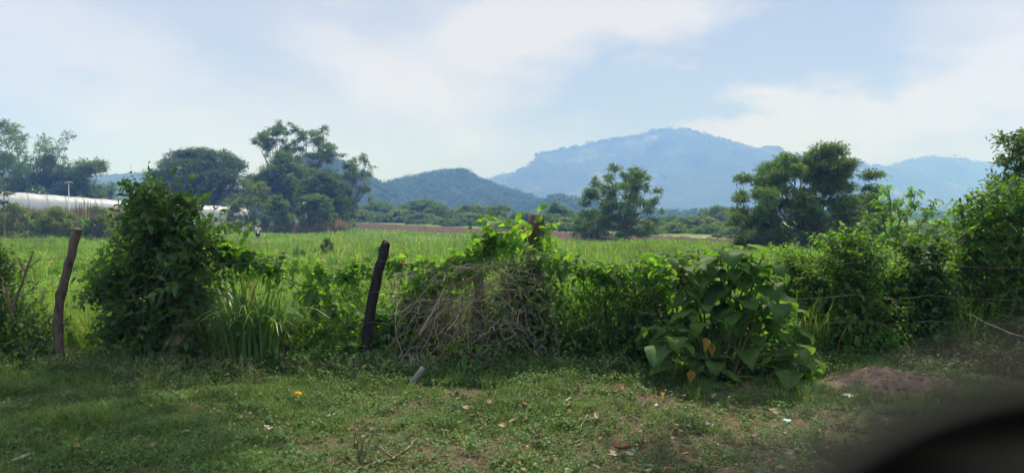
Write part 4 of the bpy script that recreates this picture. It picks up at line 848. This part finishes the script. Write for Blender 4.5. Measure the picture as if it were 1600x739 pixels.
def rtrunk(gl, gt):
    P, rd = limb(W(1530, 560, 9.3), W(1515, 390, 9.3), .13, .08, 8, 0, .02); V, Fq = tubes(P, rd, 10); gt.add(V, Fq)
    for a, b in [((1515, 390), (1560, 300)), ((1515, 390), (1600, 330)), ((1520, 420), (1500, 310)), ((1520, 400), (1640, 280))]:
        P, rd = limb(W(*a, 9.3), W(*b, 9.3), .05, .015, 7, 0, .03); V, Fq = tubes(P, rd, 7); gt.add(V, Fq)
shrub('dense leafy tree overgrown with creepers at the right edge', [blob(1555, 330, 50, 40, 9.2), blob(1600, 320, 50, 42, 9.2), blob(1535, 370, 45, 42, 9.1), blob(1590, 390, 60, 50, 9.1), blob(1565, 450, 65, 55, 9.0), blob(1620, 480, 60, 60, 9), blob(1540, 500, 55, 40, 8.9), blob(1520, 325, 28, 22, 9.2), blob(1650, 380, 60, 90, 9.2), blob(1690, 330, 60, 60, 9.3)],
      m_mid, 17000, .075, .045, name='tree', cat='tree', stems=20, root_px=1530, bark=m_bark, extra=rtrunk, per=7, sr=.02)
def airy_right():
    root = empty('tree', (W(1640, 352, 17)[0], 17, 0), 'taller thin-leaved tree poking in at the top right edge', 'tree'); gt = Geo(); gl = Geo(); b = W(1650, 360, 17)
    P, rd = limb((b[0], 17, -.1), b, .16, .12, 5, 0, .02); V, Fq = tubes(P, rd, 8); gt.add(V, Fq); bl = []
    for tx, ty in [(1582, 215), (1600, 235), (1575, 250), (1588, 275), (1560, 282), (1610, 205), (1640, 190), (1660, 230), (1620, 260), (1700, 220), (1600, 300)]:
        e = W(tx, ty, 17); P, rd = limb(b, e, .06, .012, 8, .1, .03); V, Fq = tubes(P, rd, 5); gt.add(V, Fq); bl.append((e[0], e[1], e[2], .34, .34, .16)); bl.append((*P[5], .25, .25, .15))
    twigs(gl, gt, bl, 640, .38, 6, .13, .075, 'quad', trad=.006); part(gt, 'trunk', m_bark, root, True); part(gl, 'crown', m_far, root)
airy_right()
shrub('dull brownish weeds along the road edge at the lower right', [blob(1480, 570, 60, 22, 7.9), blob(1560, 560, 60, 30, 7.9), blob(1620, 575, 60, 30, 7.8), blob(1540, 600, 60, 16, 7.4), blob(1430, 560, 30, 18, 8)], m_dull, 3600, .05, .028, name='weeds', cat='weeds', stems=40, root_px=1540, tl=.24, sr=.006)
for px0, px1, py, D, lab in [(1490, 1600, 492, 7.9, 'long dry cane leaning out of the right-edge weeds')]:
    g = Geo(); P, rd = limb(W(px0+20, py-2, D), W(px1, py+34, D-.3), .004, .007, 9, .06, .02); add_tube(g, P, rd, 7); tag(g.build('dry_cane', m_dry, smooth=True, loc=P[0]), lab, 'stick')

# ------------------------------------------------------------ lawn, weeds, litter
def gy(x, y): return H(x, y)
def lawn():
    g = Geo(); n = 330000
    y = R.uniform(3.9, 9.9, n); x = R.uniform(-1, 1, n)*(y*.76+.5)
    f = fbm(x*1.7, y*1.9, 5); px = x/y*F+800
    bare = np.clip((px-650)/500, 0, 1)*np.clip((7.6-y)/2.2, 0, 1)
    keep = R.random(n) < np.clip(.85-.10*bare+.8*(f-.10)*(.45+bare*1.0)-bare*.40, .05, 1); x = x[keep]; y = y[keep]; f = f[keep]; n = len(x)
    bot = np.clip((y-7.2)/1.2, 0, 1)
    left = np.clip((520-(x/y*F+800))/400, 0, 1)
    ht = R.uniform(.020, .060, n)*(1+.75*np.clip(f, -.9, 1.2))*(1+.7*left)*(1+bot*1.5*R.random(n))
    V, Fq = blades(n, x, y, gy(x, y)-.004, np.maximum(ht, .015), R.uniform(.0020, .0052, n), .95, curl=.5); g.add(V, Fq)
    tag(g.build('lawn_grass', m_grass), 'short shaded grass on the road verge in the foreground', 'grass', kind='stuff')
    # broad-leaved ground weeds
    g = Geo(); c = []
    for k in range(2100):
        yy = R.uniform(4.2, 8.4); u = R.uniform(0, 1600); c.append(((u-800)/F*yy, yy))
    for k in range(900):
        yy = R.uniform(7.2, 8.5); u = R.normal(800, 130); c.append(((u-800)/F*yy, yy))
    for k in range(700):
        yy = R.uniform(7.7, 8.6); u = R.uniform(-20, 1600); c.append(((u-800)/F*yy, yy))
    c = np.array(c); k = 14; x = c[:, 0].repeat(k)+R.normal(size=len(c)*k)*.035; y = c[:, 1].repeat(k)+R.normal(size=len(c)*k)*.035; n = len(x)
    hh = R.uniform(.02, .09, n)*(1+np.clip((y-7.3), 0, 1.2)*1.3)
    V, Fq = leaves(np.stack([x, y, gy(x, y)+hh], -1), nrm(rv(n)*np.array([1, 1, .35])), UP+rv(n)*.4, R.uniform(.016, .046, n), R.uniform(.011, .030, n), 'oval'); g.add(V, Fq)
    tag(g.build('ground_weeds', m_weed), 'small broad-leaved weeds growing through the verge grass', 'weeds', kind='stuff')
    # taller weeds at the fence foot
    g = Geo(); gt = Geo(); bl = []
    for k in range(90):
        u = R.uniform(-20, 1290); D = R.uniform(7.5, 8.1); bl.append(((u-800)/F*D, D, .12, .12, .10, R.uniform(.06, .16)))
    for k in range(50):
        u = R.uniform(180, 400); D = R.uniform(7.2, 7.9); bl.append(((u-800)/F*D, D, .10, .12, .10, R.uniform(.08, .16)))
    twigs(g, gt, bl, 2200, .14, 6, .032, .018, 'oval', up=.9, trad=.0018)
    o = g.build('verge_weeds', m_weed); tag(o, 'mixed low weeds along the foot of the fence', 'weeds', kind='stuff'); s = gt.build('stems', m_dry); s.parent = o
    g = Geo(); n = 5200; k = R.integers(0, 130, n); cx = np.array([(R.uniform(-20, 1500), R.uniform(6.6, 8.3)) for _ in range(130)]); D = cx[k, 1]+R.normal(size=n)*.09; x = (cx[k, 0]-800)/F*D+R.normal(size=n)*.05
    V, Fq = blades(n, x, D, gy(x, D), R.uniform(.08, .24, n), R.uniform(.0018, .003, n), .5); g.add(V, Fq)
    tag(g.build('grass_tufts', m_grass), 'longer grass tufts standing in the verge near the fence', 'grass', kind='stuff')
    g = Geo(); n = 60000; y = R.uniform(3.9, 9.0, n); x = R.uniform(-1, 1, n)*(y*.76+.3); f2 = fbm(x*2.3+9, y*2.5, 4); px = x/y*F+800; keep = R.random(n) < np.clip(.05+.55*(f2-.1)+.25*np.clip((px-600)/500, 0, 1), .02, 1); x = x[keep]; y = y[keep]; n = len(x); a = R.uniform(0, 2*pi, n); L = R.uniform(.02, .07, n)
    A = np.stack([x, y, H(x, y)+R.uniform(.003, .03, n)], -1); d = np.stack([np.cos(a), np.sin(a), R.uniform(-.1, .25, n)], -1); P = A[:, None]+d[:, None]*(L[:, None]*np.linspace(0, 1, 3)[None])[..., None]; V, Fq = ribbons(P, R.uniform(.0012, .003, n)[:, None]*np.array([1, 1, .3]), nrm(np.stack([-np.sin(a), np.cos(a), R.normal(size=n)*.4], -1))); g.add(V, Fq)
    tag(g.build('dead_grass', m_reed), 'matted dead straw between the green verge grass', 'grass', kind='stuff')
    # fine litter: crumbs of dry leaf and thatch
    g = Geo(); n = 16000; y = R.uniform(4.0, 8.4, n); u = np.where(R.random(n) < .65, R.normal(980, 260, n), R.uniform(0, 1600, n)); x = (u-800)/F*y
    V, Fq = leaves(np.stack([x, y, gy(x, y)+R.uniform(.004, .025, n)], -1), nrm(rv(n)*np.array([1, 1, .25])), UP+rv(n)*.5, R.uniform(.008, .035, n), R.uniform(.003, .014, n), 'quad', droop=0); g.add(V, Fq)
    tag(g.build('leaf_crumbs', m_reed), 'fine dry leaf crumbs and thatch on the bare soil', 'litter', kind='stuff')
    g = Geo(); n = 900; y = R.uniform(4.2, 7.8, n); x = (R.normal(950, 330, n)-800)/F*y; a = R.uniform(0, 2*pi, n); L = R.uniform(.04, .16, n)
    A = np.stack([x, y, gy(x, y)+.012], -1); d = np.stack([np.cos(a), np.sin(a), R.uniform(-.05, .15, n)], -1); P = A[:, None]+d[:, None]*(L[:, None]*np.linspace(0, 1, 4)[None])[..., None]+R.normal(size=(n, 4, 3))*.005
    V, Fq = tubes(P, R.uniform(.001, .0028, n)[:, None]*np.ones((1, 4)), 4); g.add(V, Fq); tag(g.build('twig_litter', m_dry), 'thin broken twigs strewn over the verge', 'litter', kind='stuff')
lawn()

# dead leaves, one thing each
def dead_leaf_mesh(seed, curl):
    K = 9; t = np.linspace(0, 1, K); wp = np.array([.04, .5, .82, .98, 1, .86, .6, .3, .02])*.5; rows = []
    r2 = np.random.default_rng(seed); ph = r2.uniform(0, 6, 3)
    for s in (-1, -.5, 0, .5, 1):
        rows.append(np.stack([s*wp*.48, t-.5, .10+curl*(abs(s)**1.5)*.30*wp+curl*.25*(t-.5)**2*2+.035*np.sin(t*8+ph[0]+s*2)+.05*np.sin(t*4+ph[1])*s], -1))
    G = np.stack(rows, 1); g = Geo(); V, Fq = grid(G[..., 0], G[..., 1], G[..., 2]); V2 = V.copy(); g.add(V, Fq); return g
base = [[dead_leaf_mesh(i*7+j, c).build('dead_leaf', m_dead[j], smooth=True) for j in range(4)] for i, c in enumerate((.5, 1.1, 1.8))]
pool = [o for r in base for o in r]; used = set()
def place_leaf(px, py, size, j, label, group=None, rz=None, asp=1.0):
    z = .02; D = (CAM_Z-z)*F/max(py-352, 20)*1.0; i = R.integers(3); src = base[i][j]
    if src.name in used: o = src.copy(); COL.objects.link(o)
    else: o = src; used.add(src.name)
    p = W(px, py, D); o.location = (p[0], D, float(H(p[0], D))+.036)
    s = size*D/F*.8; o.scale = (s*.85*asp, s, s*1.1); o.rotation_euler = (R.uniform(-.35, .35), R.uniform(-.35, .35), R.uniform(0, 6.28) if rz is None else rz)
    for k in list(o.keys()): del o[k]
    tag(o, label, 'leaf', group); return o
place_leaf(30, 716, 40, 2, 'pale whitish leaf lying in the grass at the bottom left corner', rz=-.7, asp=.5)
place_leaf(118, 702, 26, 3, 'small orange leaf in the lower left grass', rz=1.2)
place_leaf(1205, 637, 38, 0, 'large pale folded leaf at the right near the blurred mirror', rz=1.5)
place_leaf(818, 636, 26, 3, 'rust orange leaf standing in the weeds at centre', rz=.3)
place_leaf(972, 700, 44, 1, 'long reddish-brown leaf beside a pale one at the bottom', rz=1.0)
place_leaf(980, 710, 40, 2, 'long pale leaf pointing right at the bottom centre', rz=-1.0, asp=.5)
place_leaf(755, 668, 26, 0, 'tan leaf on the grass near the black stick', rz=.4)
place_leaf(1180, 691, 30, 0, 'lone tan leaf in the grass at the lower right', rz=1.5)
place_leaf(330, 679, 30, 3, 'orange-brown leaf in the grass at the lower left of centre', rz=.8)
place_leaf(233, 699, 32, 0, 'tan leaf curled in the lower left grass', rz=-1)
GL = 'dry leaves scattered over the verge'
names = {0: 'tan dry leaf lying on the verge grass', 1: 'brown dry leaf lying on the verge grass', 2: 'pale dry leaf lying on the verge grass', 3: 'orange dry leaf lying on the verge grass'}
for k in range(120):
    if k < 85: px = R.normal(1010, 190); py = R.uniform(610, 738)
    else: px = R.uniform(20, 1300); py = 590+145*R.random()**.7
    if px > 1330 or px < 5: px = R.uniform(500, 1200)
    j = int(R.choice(4, p=[.44, .26, .24, .06])); sz = R.uniform(11, 27)
    spots = [(60, 700, 'in the bottom left grass'), (200, 640, 'in the grass in front of the big dark bush'), (330, 700, 'in the lower left grass'), (465, 620, 'near the orange fruit'), (450, 700, 'left of the spindly seedling'), (600, 700, 'beside the fallen branch'), (650, 610, 'below the plastic bottle'), (730, 700, 'between fallen branch and bare soil'), (815, 655, 'near the short black stick'), (880, 710, 'on bare soil at bottom centre'),
             (910, 620, 'below the leafy hedge shrub'), (960, 670, 'on the bare soil right of centre'), (1020, 720, 'at the bottom edge right of centre'), (1030, 655, 'by the thin curved twig'), (1090, 610, 'below the big-leaved plant'), (1110, 690, 'on the trodden soil at lower right'), (1200, 640, 'near the turquoise scrap'), (1200, 715, 'left of the blurred mirror'), (1290, 620, 'at the foot of the dirt mound')]
    sp_ = min(spots, key=lambda q: (q[0]-px)**2+(q[1]-py)**2*2)[2]; place_leaf(px, py, sz, j, '%s %s dry leaf lying %s' % ('small' if sz < 16 else 'medium' if sz < 22 else 'large', names[j].split()[0], sp_), GL)
for o in pool:
    if o.name not in used: bpy.data.objects.remove(o)

# fallen branch, sapling, stick, bottle, fruit, mound, litter
def ground_pts(L, lift=.02):
    out = []
    for px, py in L:
        D = (CAM_Z-lift)*F/(py-352); p = W(px, py, D); out.append((p[0], D, float(H(p[0], D))+lift))
    return np.array(out)
def branch():
    P = ground_pts([(530, 738), (560, 724), (590, 714), (615, 708), (636, 698), (652, 682)]); t = np.linspace(0, 5, 16); i = np.minimum(t.astype(int), 4); f = (t-i)[:, None]; Q = P[i]*(1-f)+P[i+1]*f+R.normal(size=(16, 3))*.003
    root = empty('fallen_branch', tuple(P[2]), 'pale curved branch lying on the grass at the bottom centre', 'branch'); g = Geo(); add_tube(g, Q, np.linspace(.010, .005, 16), 8); part(g, 'limb', m_dry, root, True)
    g = Geo(); P2 = ground_pts([(612, 706), (600, 700), (594, 694)], .05); add_tube(g, P2, [.009, .012, .006], 7); part(g, 'broken_fork', m_bark, root, True)
branch()
def seedling():
    D = 4.75; b = W(562, 735, D); root = empty('seedling', (b[0], D, float(H(b[0], D))), 'spindly seedling with bare stems at the bottom centre-left', 'plant'); gt = Geo(); gl = Geo()
    for tx, ty in [(560, 655), (571, 665), (556, 680), (566, 690), (548, 668), (578, 685)]:
        P, rd = limb((b[0]+R.normal()*.015, D, b[2]-.03), W(tx, ty, D), .005, .0018, 7, 0, .04); V, Fq = tubes(P, rd, 5); gt.add(V, Fq); q = P[4:].repeat(2, 0); n = len(q)
        V, Fq = leaves(q, rv(n)+UP*.2, UP+rv(n)*.5, .035, .022, 'oval'); gl.add(V, Fq)
    part(gt, 'stem', m_bark, root, True); part(gl, 'foliage', m_dull, root)
seedling()
P = ground_pts([(808, 655), (822, 653), (843, 655)]); g = Geo(); add_tube(g, P, [.008, .009, .006], 7); tag(g.build('stick', m_char, smooth=True, loc=P[0]), 'short black stick lying on the grass at centre', 'stick')
for pts, lab in [([(985, 650), (1020, 663), (1028, 655)], 'thin curved twig among dry leaves at lower right'), ([(905, 665), (918, 648), (930, 655)], 'arched dry twig right of centre on the verge')]:
    P = ground_pts(pts, .03); g = Geo(); add_tube(g, P, [.005, .005, .003], 6); tag(g.build('stick', m_dry, smooth=True, loc=P[0]), lab, 'stick')

def lathe(prof, n=20):
    prof = np.array(prof); a = np.arange(n)*2*pi/n; V = np.stack([prof[:, :1]*np.cos(a), prof[:, :1]*np.sin(a), prof[:, 1:]*np.ones(n)], -1)
    V = V.reshape(-1, 3); K = len(prof); k, j = np.meshgrid(np.arange(K-1), np.arange(n), indexing='ij'); A = k*n+j; B = k*n+(j+1) % n
    return V, np.stack([A, B, B+n, A+n], -1).reshape(-1, 4)
def bottle():
    D = 7.25; c = W(651, 588, D); root = empty('plastic_bottle', (c[0], D, float(c[2])), 'dusty clear plastic bottle lying tilted against the weeds under the dry brush', 'bottle')
    m, N, L = new_mat('bottle_plastic'); b = N.new('ShaderNodeBsdfPrincipled'); b.inputs['Base Color'].default_value = (.30, .32, .32, 1); b.inputs['Roughness'].default_value = .3; b.inputs['Transmission Weight'].default_value = .55; b.inputs['IOR'].default_value = 1.2
    tc = N.new('ShaderNodeTexCoord'); no = N.new('ShaderNodeTexNoise'); no.inputs['Scale'].default_value = 40; L.new(tc.outputs['Object'], no.inputs['Vector']); bp = N.new('ShaderNodeBump'); bp.inputs['Distance'].default_value = .004; L.new(no.outputs[0], bp.inputs['Height']); L.new(bp.outputs[0], b.inputs['Normal'])
    o = N.new('ShaderNodeOutputMaterial'); L.new(b.outputs[0], o.inputs[0])
    pr = [(0, -.11), (.026, -.112), (.033, -.10), (.031, -.07), (.034, -.05), (.031, -.03), (.034, -.01), (.031, .01), (.034, .03), (.033, .055), (.022, .08), (.013, .095), (.013, .11)]
    g = Geo(); V, Fq = lathe(pr); V = V+R.normal(size=V.shape)*.0006; g.add(V, Fq); o1 = g.build('bottle_body', m, root, True)
    g = Geo(); V, Fq = lathe([(0, .122), (.0145, .122), (.0155, .12), (.0155, .104), (.012, .104)]); g.add(V, Fq); o2 = g.build('cap', noise_mat('cap_plastic', [(.30, .38, .40), (.40, .48, .5)], 20, .5), root, True)
    root.rotation_euler = (radians(25), radians(-140), 0); root.scale = (1.0, 1.0, 1.0)
bottle()
def fruit():
    D = 7.0; P = ground_pts([(465, 613)], .03)[0]; P = P+np.array([0, 0, .035]); import bmesh
    bm = bmesh.new(); bmesh.ops.create_uvsphere(bm, u_segments=24, v_segments=16, radius=.042)
    for v in bm.verts:
        v.co.z *= .82; k = 1+.05*sin(v.co.x*70)+.04*sin(v.co.y*90+1); v.co *= k
        if v.co.z > .02 and v.co.x > -.01 and abs(v.co.y) < .02: v.co.z -= .014
    me = bpy.data.meshes.new('orange_fruit'); bm.to_mesh(me); bm.free(); me.materials.append(noise_mat('orange_peel', [(.80, .28, .02), (.90, .36, .03)], 12, .55, bump=.001, bscale=200))
    for p in me.polygons: p.use_smooth = True
    o = bpy.data.objects.new('orange_fruit', me); COL.objects.link(o); o.location = P; tag(o, 'half-eaten bright orange fruit lying on the grass by the fence', 'fruit')
fruit()
def mound():
    D = 7.25; c = W(1375, 600, D); n = 90; a = np.linspace(-1, 1, n); X, Y_ = np.meshgrid(a, a, indexing='ij'); r = np.sqrt(X**2+Y_**2)
    rr_ = r*(1+.14*np.sin(np.arctan2(Y_, X)*3+1)+.07*np.sin(np.arctan2(Y_, X)*7)); z = np.clip(1-rr_**1.35, 0, 1)*.19; z += (fbm(X*5, Y_*5, 6)*.024+R.normal(size=z.shape)*.011)*np.clip(1.05-rr_, 0, 1); gx = c[0]+X*.85; gyv = D+Y_*.62
    g = Geo(); V, Fq = grid(gx, gyv, H(gx, gyv)+z-.03*(rr_ > .97)-.012); g.add(V, Fq)
    m = noise_mat('mound_soil', [(.055, .038, .028), (.20, .14, .105), (.12, .083, .062)], 9, .95, 10, .02, 30)
    root = empty('dirt_mound', (c[0], D, 0), 'low mound of loose reddish soil at the lower right', 'mound'); part(g, 'soil', m, root, True)
    gc = Geo()
    for i in range(150):
        th = R.uniform(0, 6.28); q = R.random()**.6*1.15; x = c[0]+cos(th)*q*.9; y = D+sin(th)*q*.66; zz = float(H(x, y))+max(0, 1-q**1.35)*.15; s_ = R.uniform(.008, .03)*(1.6 if R.random() < .08 else 1)
        a_ = np.linspace(0, pi, 5); prf = np.stack([np.sin(a_)*s_, -np.cos(a_)*s_*.7], -1); V, Fq = lathe(prf, 7); V = V*R.uniform(.75, 1.25, V.shape)+np.array([x, y, zz+s_*.3]); gc.add(V, Fq)
    part(gc, 'clods', m, root)['kind'] = 'stuff'
    gs = Geo(); k = 260; th = R.uniform(0, 6.28, k); q = np.sqrt(R.random(k))*.95; x = c[0]+np.cos(th)*q*.95; y = D+np.sin(th)*q*.7; zz = H(x, y)+np.clip(1-q**1.35, 0, 1)*.155
    V, Fq = leaves(np.stack([x, y, zz+.012], -1), nrm(rv(k)*np.array([1, 1, .2])), UP+rv(k)*.3, R.uniform(.02, .07, k), R.uniform(.005, .02, k), 'quad', droop=0); gs.add(V, Fq); part(gs, 'dry_debris', m_reed, root)['kind'] = 'stuff'
    gw = Geo(); k = 3600; th = R.uniform(0, 6.28, k); q = R.uniform(.45, 1.15, k)**.7; x = c[0]+np.cos(th)*q*.93; y = D+np.sin(th)*q*.68; V, Fq = blades(k, x, y, H(x, y), R.uniform(.04, .13, k), R.uniform(.0018, .0035, k), .7); gw.add(V, Fq); tag(gw.build('mound_edge_grass', m_grass), 'grass growing into the edge of the dirt mound', 'grass', kind='stuff')
mound()
def scrap(px, py, sz, col, lab, name='paper_scrap', cat='litter'):
    P = ground_pts([(px, py)], .03)[0]; n = 7; a = np.linspace(-1, 1, n); X, Y_ = np.meshgrid(a, a, indexing='ij'); Z = .25*np.sin(X*3+Y_*2)+.15*R.normal(size=X.shape)
    g = Geo(); V, Fq = grid(P[0]+X*sz, P[1]+Y_*sz*.6, P[2]+Z*sz*.6); g.add(V, Fq); tag(g.build(name, noise_mat(name+'_'+lab[:5], [col, col], 5, .5), loc=P), lab, cat)
scrap(1325, 612, .055, (.62, .64, .66), 'crumpled pale plastic scrap at the foot of the dirt mound')
scrap(1229, 645, .035, (.25, .60, .50), 'small turquoise plastic scrap on the verge at right')

# ------------------------------------------------------------ roadside shade trees overhead (crowns above the frame)
def shade_tree(x, y, hc, Rc, label, cyc, cxc, seed):
    root = empty('shade_tree', (x, y, 0), label, 'tree'); gt = Geo(); gl = Geo(); fork = np.array([x, y, hc*.55])
    P, rd = limb((x, y, -.2), fork, .28, .2, 7, 0, .02); V, Fq = tubes(P, rd, 12); gt.add(V, Fq); bl = []
    for k in range(30):
        a = R.uniform(0, 2*pi); rr = math.sqrt(R.random()); e = np.array([cxc+cos(a)*rr*Rc, cyc+sin(a)*rr*Rc*.62, hc+R.uniform(-.2, 2.2)]); 
        P, rd = limb(fork, e, .09, .015, 8, .1, .03); V, Fq = tubes(P, rd, 6); gt.add(V, Fq); bl.append((*e, 1.15, 1.0, .5))
    twigs(gl, gt, bl, 3400, .6, 6, .17, .08, 'oval', trad=.006); part(gt, 'trunk', m_bark, root, True); part(gl, 'crown', m_mid, root)
shade_tree(-10.5, 4.5, 7.6, 6.0, 'roadside shade tree spreading over the verge, left of the view', 8.0, -5.8, 1)
shade_tree(11.5, 3.5, 7.6, 6.0, 'roadside shade tree spreading over the verge, right of the view', 7.8, 6.5, 2)

# ------------------------------------------------------------ vehicle door with the blurred mirror
def car():
    root = empty('vehicle', (.3, .10, 0), 'dark vehicle whose door mirror shows blurred at the lower right corner', 'vehicle')
    m, N, L = new_mat('black_plastic'); b = N.new('ShaderNodeBsdfPrincipled'); b.inputs['Base Color'].default_value = (.14, .14, .145, 1); b.inputs['Roughness'].default_value = .75; b.inputs['Specular IOR Level'].default_value = 0.10; o = N.new('ShaderNodeOutputMaterial'); L.new(b.outputs[0], o.inputs[0])
    m2, N, L = new_mat('mirror_glass'); b = N.new('ShaderNodeBsdfPrincipled'); b.inputs['Base Color'].default_value = (.30, .31, .30, 1); b.inputs['Metallic'].default_value = 1; b.inputs['Roughness'].default_value = .08; o = N.new('ShaderNodeOutputMaterial'); L.new(b.outputs[0], o.inputs[0])
    D = .058; c = W(1755, 948, D); ax, az = 635*D/F, 412*D/F; n = 64; a = np.arange(n)*2*pi/n
    prof = [(.76, .006), (.78, -.002), (.89, -.006), (.97, -.002), (1.0, .008), (.96, .03), (.80, .055), (.5, .07), (.05, .075)]
    V = []; 
    for s, yo in [(q0, q1*.7) for q0, q1 in prof]: V.append(np.stack([c[0]+yo*.88+np.cos(a)*ax*s, np.full(n, c[1]+yo), c[2]-yo*.57+np.sin(a)*az*s], -1))
    V = np.stack(V, 0); K = len(prof); k, j = np.meshgrid(np.arange(K-1), np.arange(n), indexing='ij'); A = k*n+j; B = k*n+(j+1) % n
    g = Geo(); g.add(V.reshape(-1, 3), np.stack([A, B, B+n, A+n], -1).reshape(-1, 4)); hs = part(g, 'mirror_housing', m, root, True)
    g = Geo(); ring = np.stack([c[0]+np.cos(a)*ax*.77, c[1]+.004-.012*np.sin(a), c[2]+np.sin(a)*az*.77], -1); g.add(np.concatenate([ring, [[c[0], c[1]+.004, c[2]]]]), [[j, (j+1) % n, n] for j in range(n)]); part(g, 'mirror_glass', m2, root)
    g = Geo(); add_tube(g, [(c[0]+.02, c[1]+.04, c[2]-.01), (c[0]+.05, c[1]+.03, c[2]-.08), (c[0]+.06, .10, 1.42), (c[0]+.06, .10, 1.30)], [.016, .014, .016, .02], 10); part(g, 'mirror_arm', m, root, True)
    g = Geo(); xs_ = np.linspace(-.45, .75, 20); zs_ = np.linspace(.45, 1.36, 14); X, Z = np.meshgrid(xs_, zs_, indexing='ij'); bul = .05*np.cos((Z-.9)*2.6); V, Fq = grid(X, .08+bul, Z); g.add(V, Fq); V, Fq = grid(X, .02+bul*0, Z); g.add(V, Fq[:, ::-1]); 
    paint, N, L = new_mat('car_paint'); b = N.new('ShaderNodeBsdfPrincipled'); b.inputs['Base Color'].default_value = (.05, .052, .055, 1); b.inputs['Roughness'].default_value = .3; o = N.new('ShaderNodeOutputMaterial'); L.new(b.outputs[0], o.inputs[0])
    part(g, 'door_panel', paint, root, True)
    cloth, N, L = new_mat('cabin_lining'); b = N.new('ShaderNodeBsdfPrincipled'); b.inputs['Base Color'].default_value = (.02, .02, .022, 1); b.inputs['Roughness'].default_value = .9; o = N.new('ShaderNodeOutputMaterial'); L.new(b.outputs[0], o.inputs[0])
    for nm, mt, dz in (('roof', paint, .03), ('headliner', cloth, 0)):
        g = Geo(); X, Y_ = np.meshgrid(np.linspace(-1.3, 1.5, 16), np.linspace(-1.65, -.06, 14), indexing='ij'); V, Fq = grid(X, Y_, 2.02+dz-.10*((Y_+.85)/.8)**4-.06*(X/1.4)**4); g.add(V, Fq); part(g, nm, mt, root, True)
    g = Geo(); Z, Y_ = np.meshgrid(np.linspace(.45, 1.97, 12), np.linspace(-1.66, -1.6, 3), indexing='ij'); X, Z2 = np.meshgrid(np.linspace(-1.3, 1.5, 16), np.linspace(.45, 1.95, 12), indexing='ij'); V, Fq = grid(X, -1.66+.05*np.cos((Z2-.9)*2), Z2); g.add(V, Fq); part(g, 'far_door', cloth, root, True)
    for xx in (-1.3, 1.5):
        g = Geo(); Y_, Z2 = np.meshgrid(np.linspace(-1.62, -.1, 10), np.linspace(.45, 1.93, 10), indexing='ij'); V, Fq = grid(np.full(Y_.shape, xx)+.04*np.sin(Z2*3), Y_, Z2); g.add(V, Fq); part(g, 'cabin_bulkhead', cloth, root, True)
    g = Geo(); add_tube(g, [(-.45, .06, 1.365), (.75, .06, 1.365)], [.03, .03], 8); part(g, 'window_seal', m, root, True)
car()
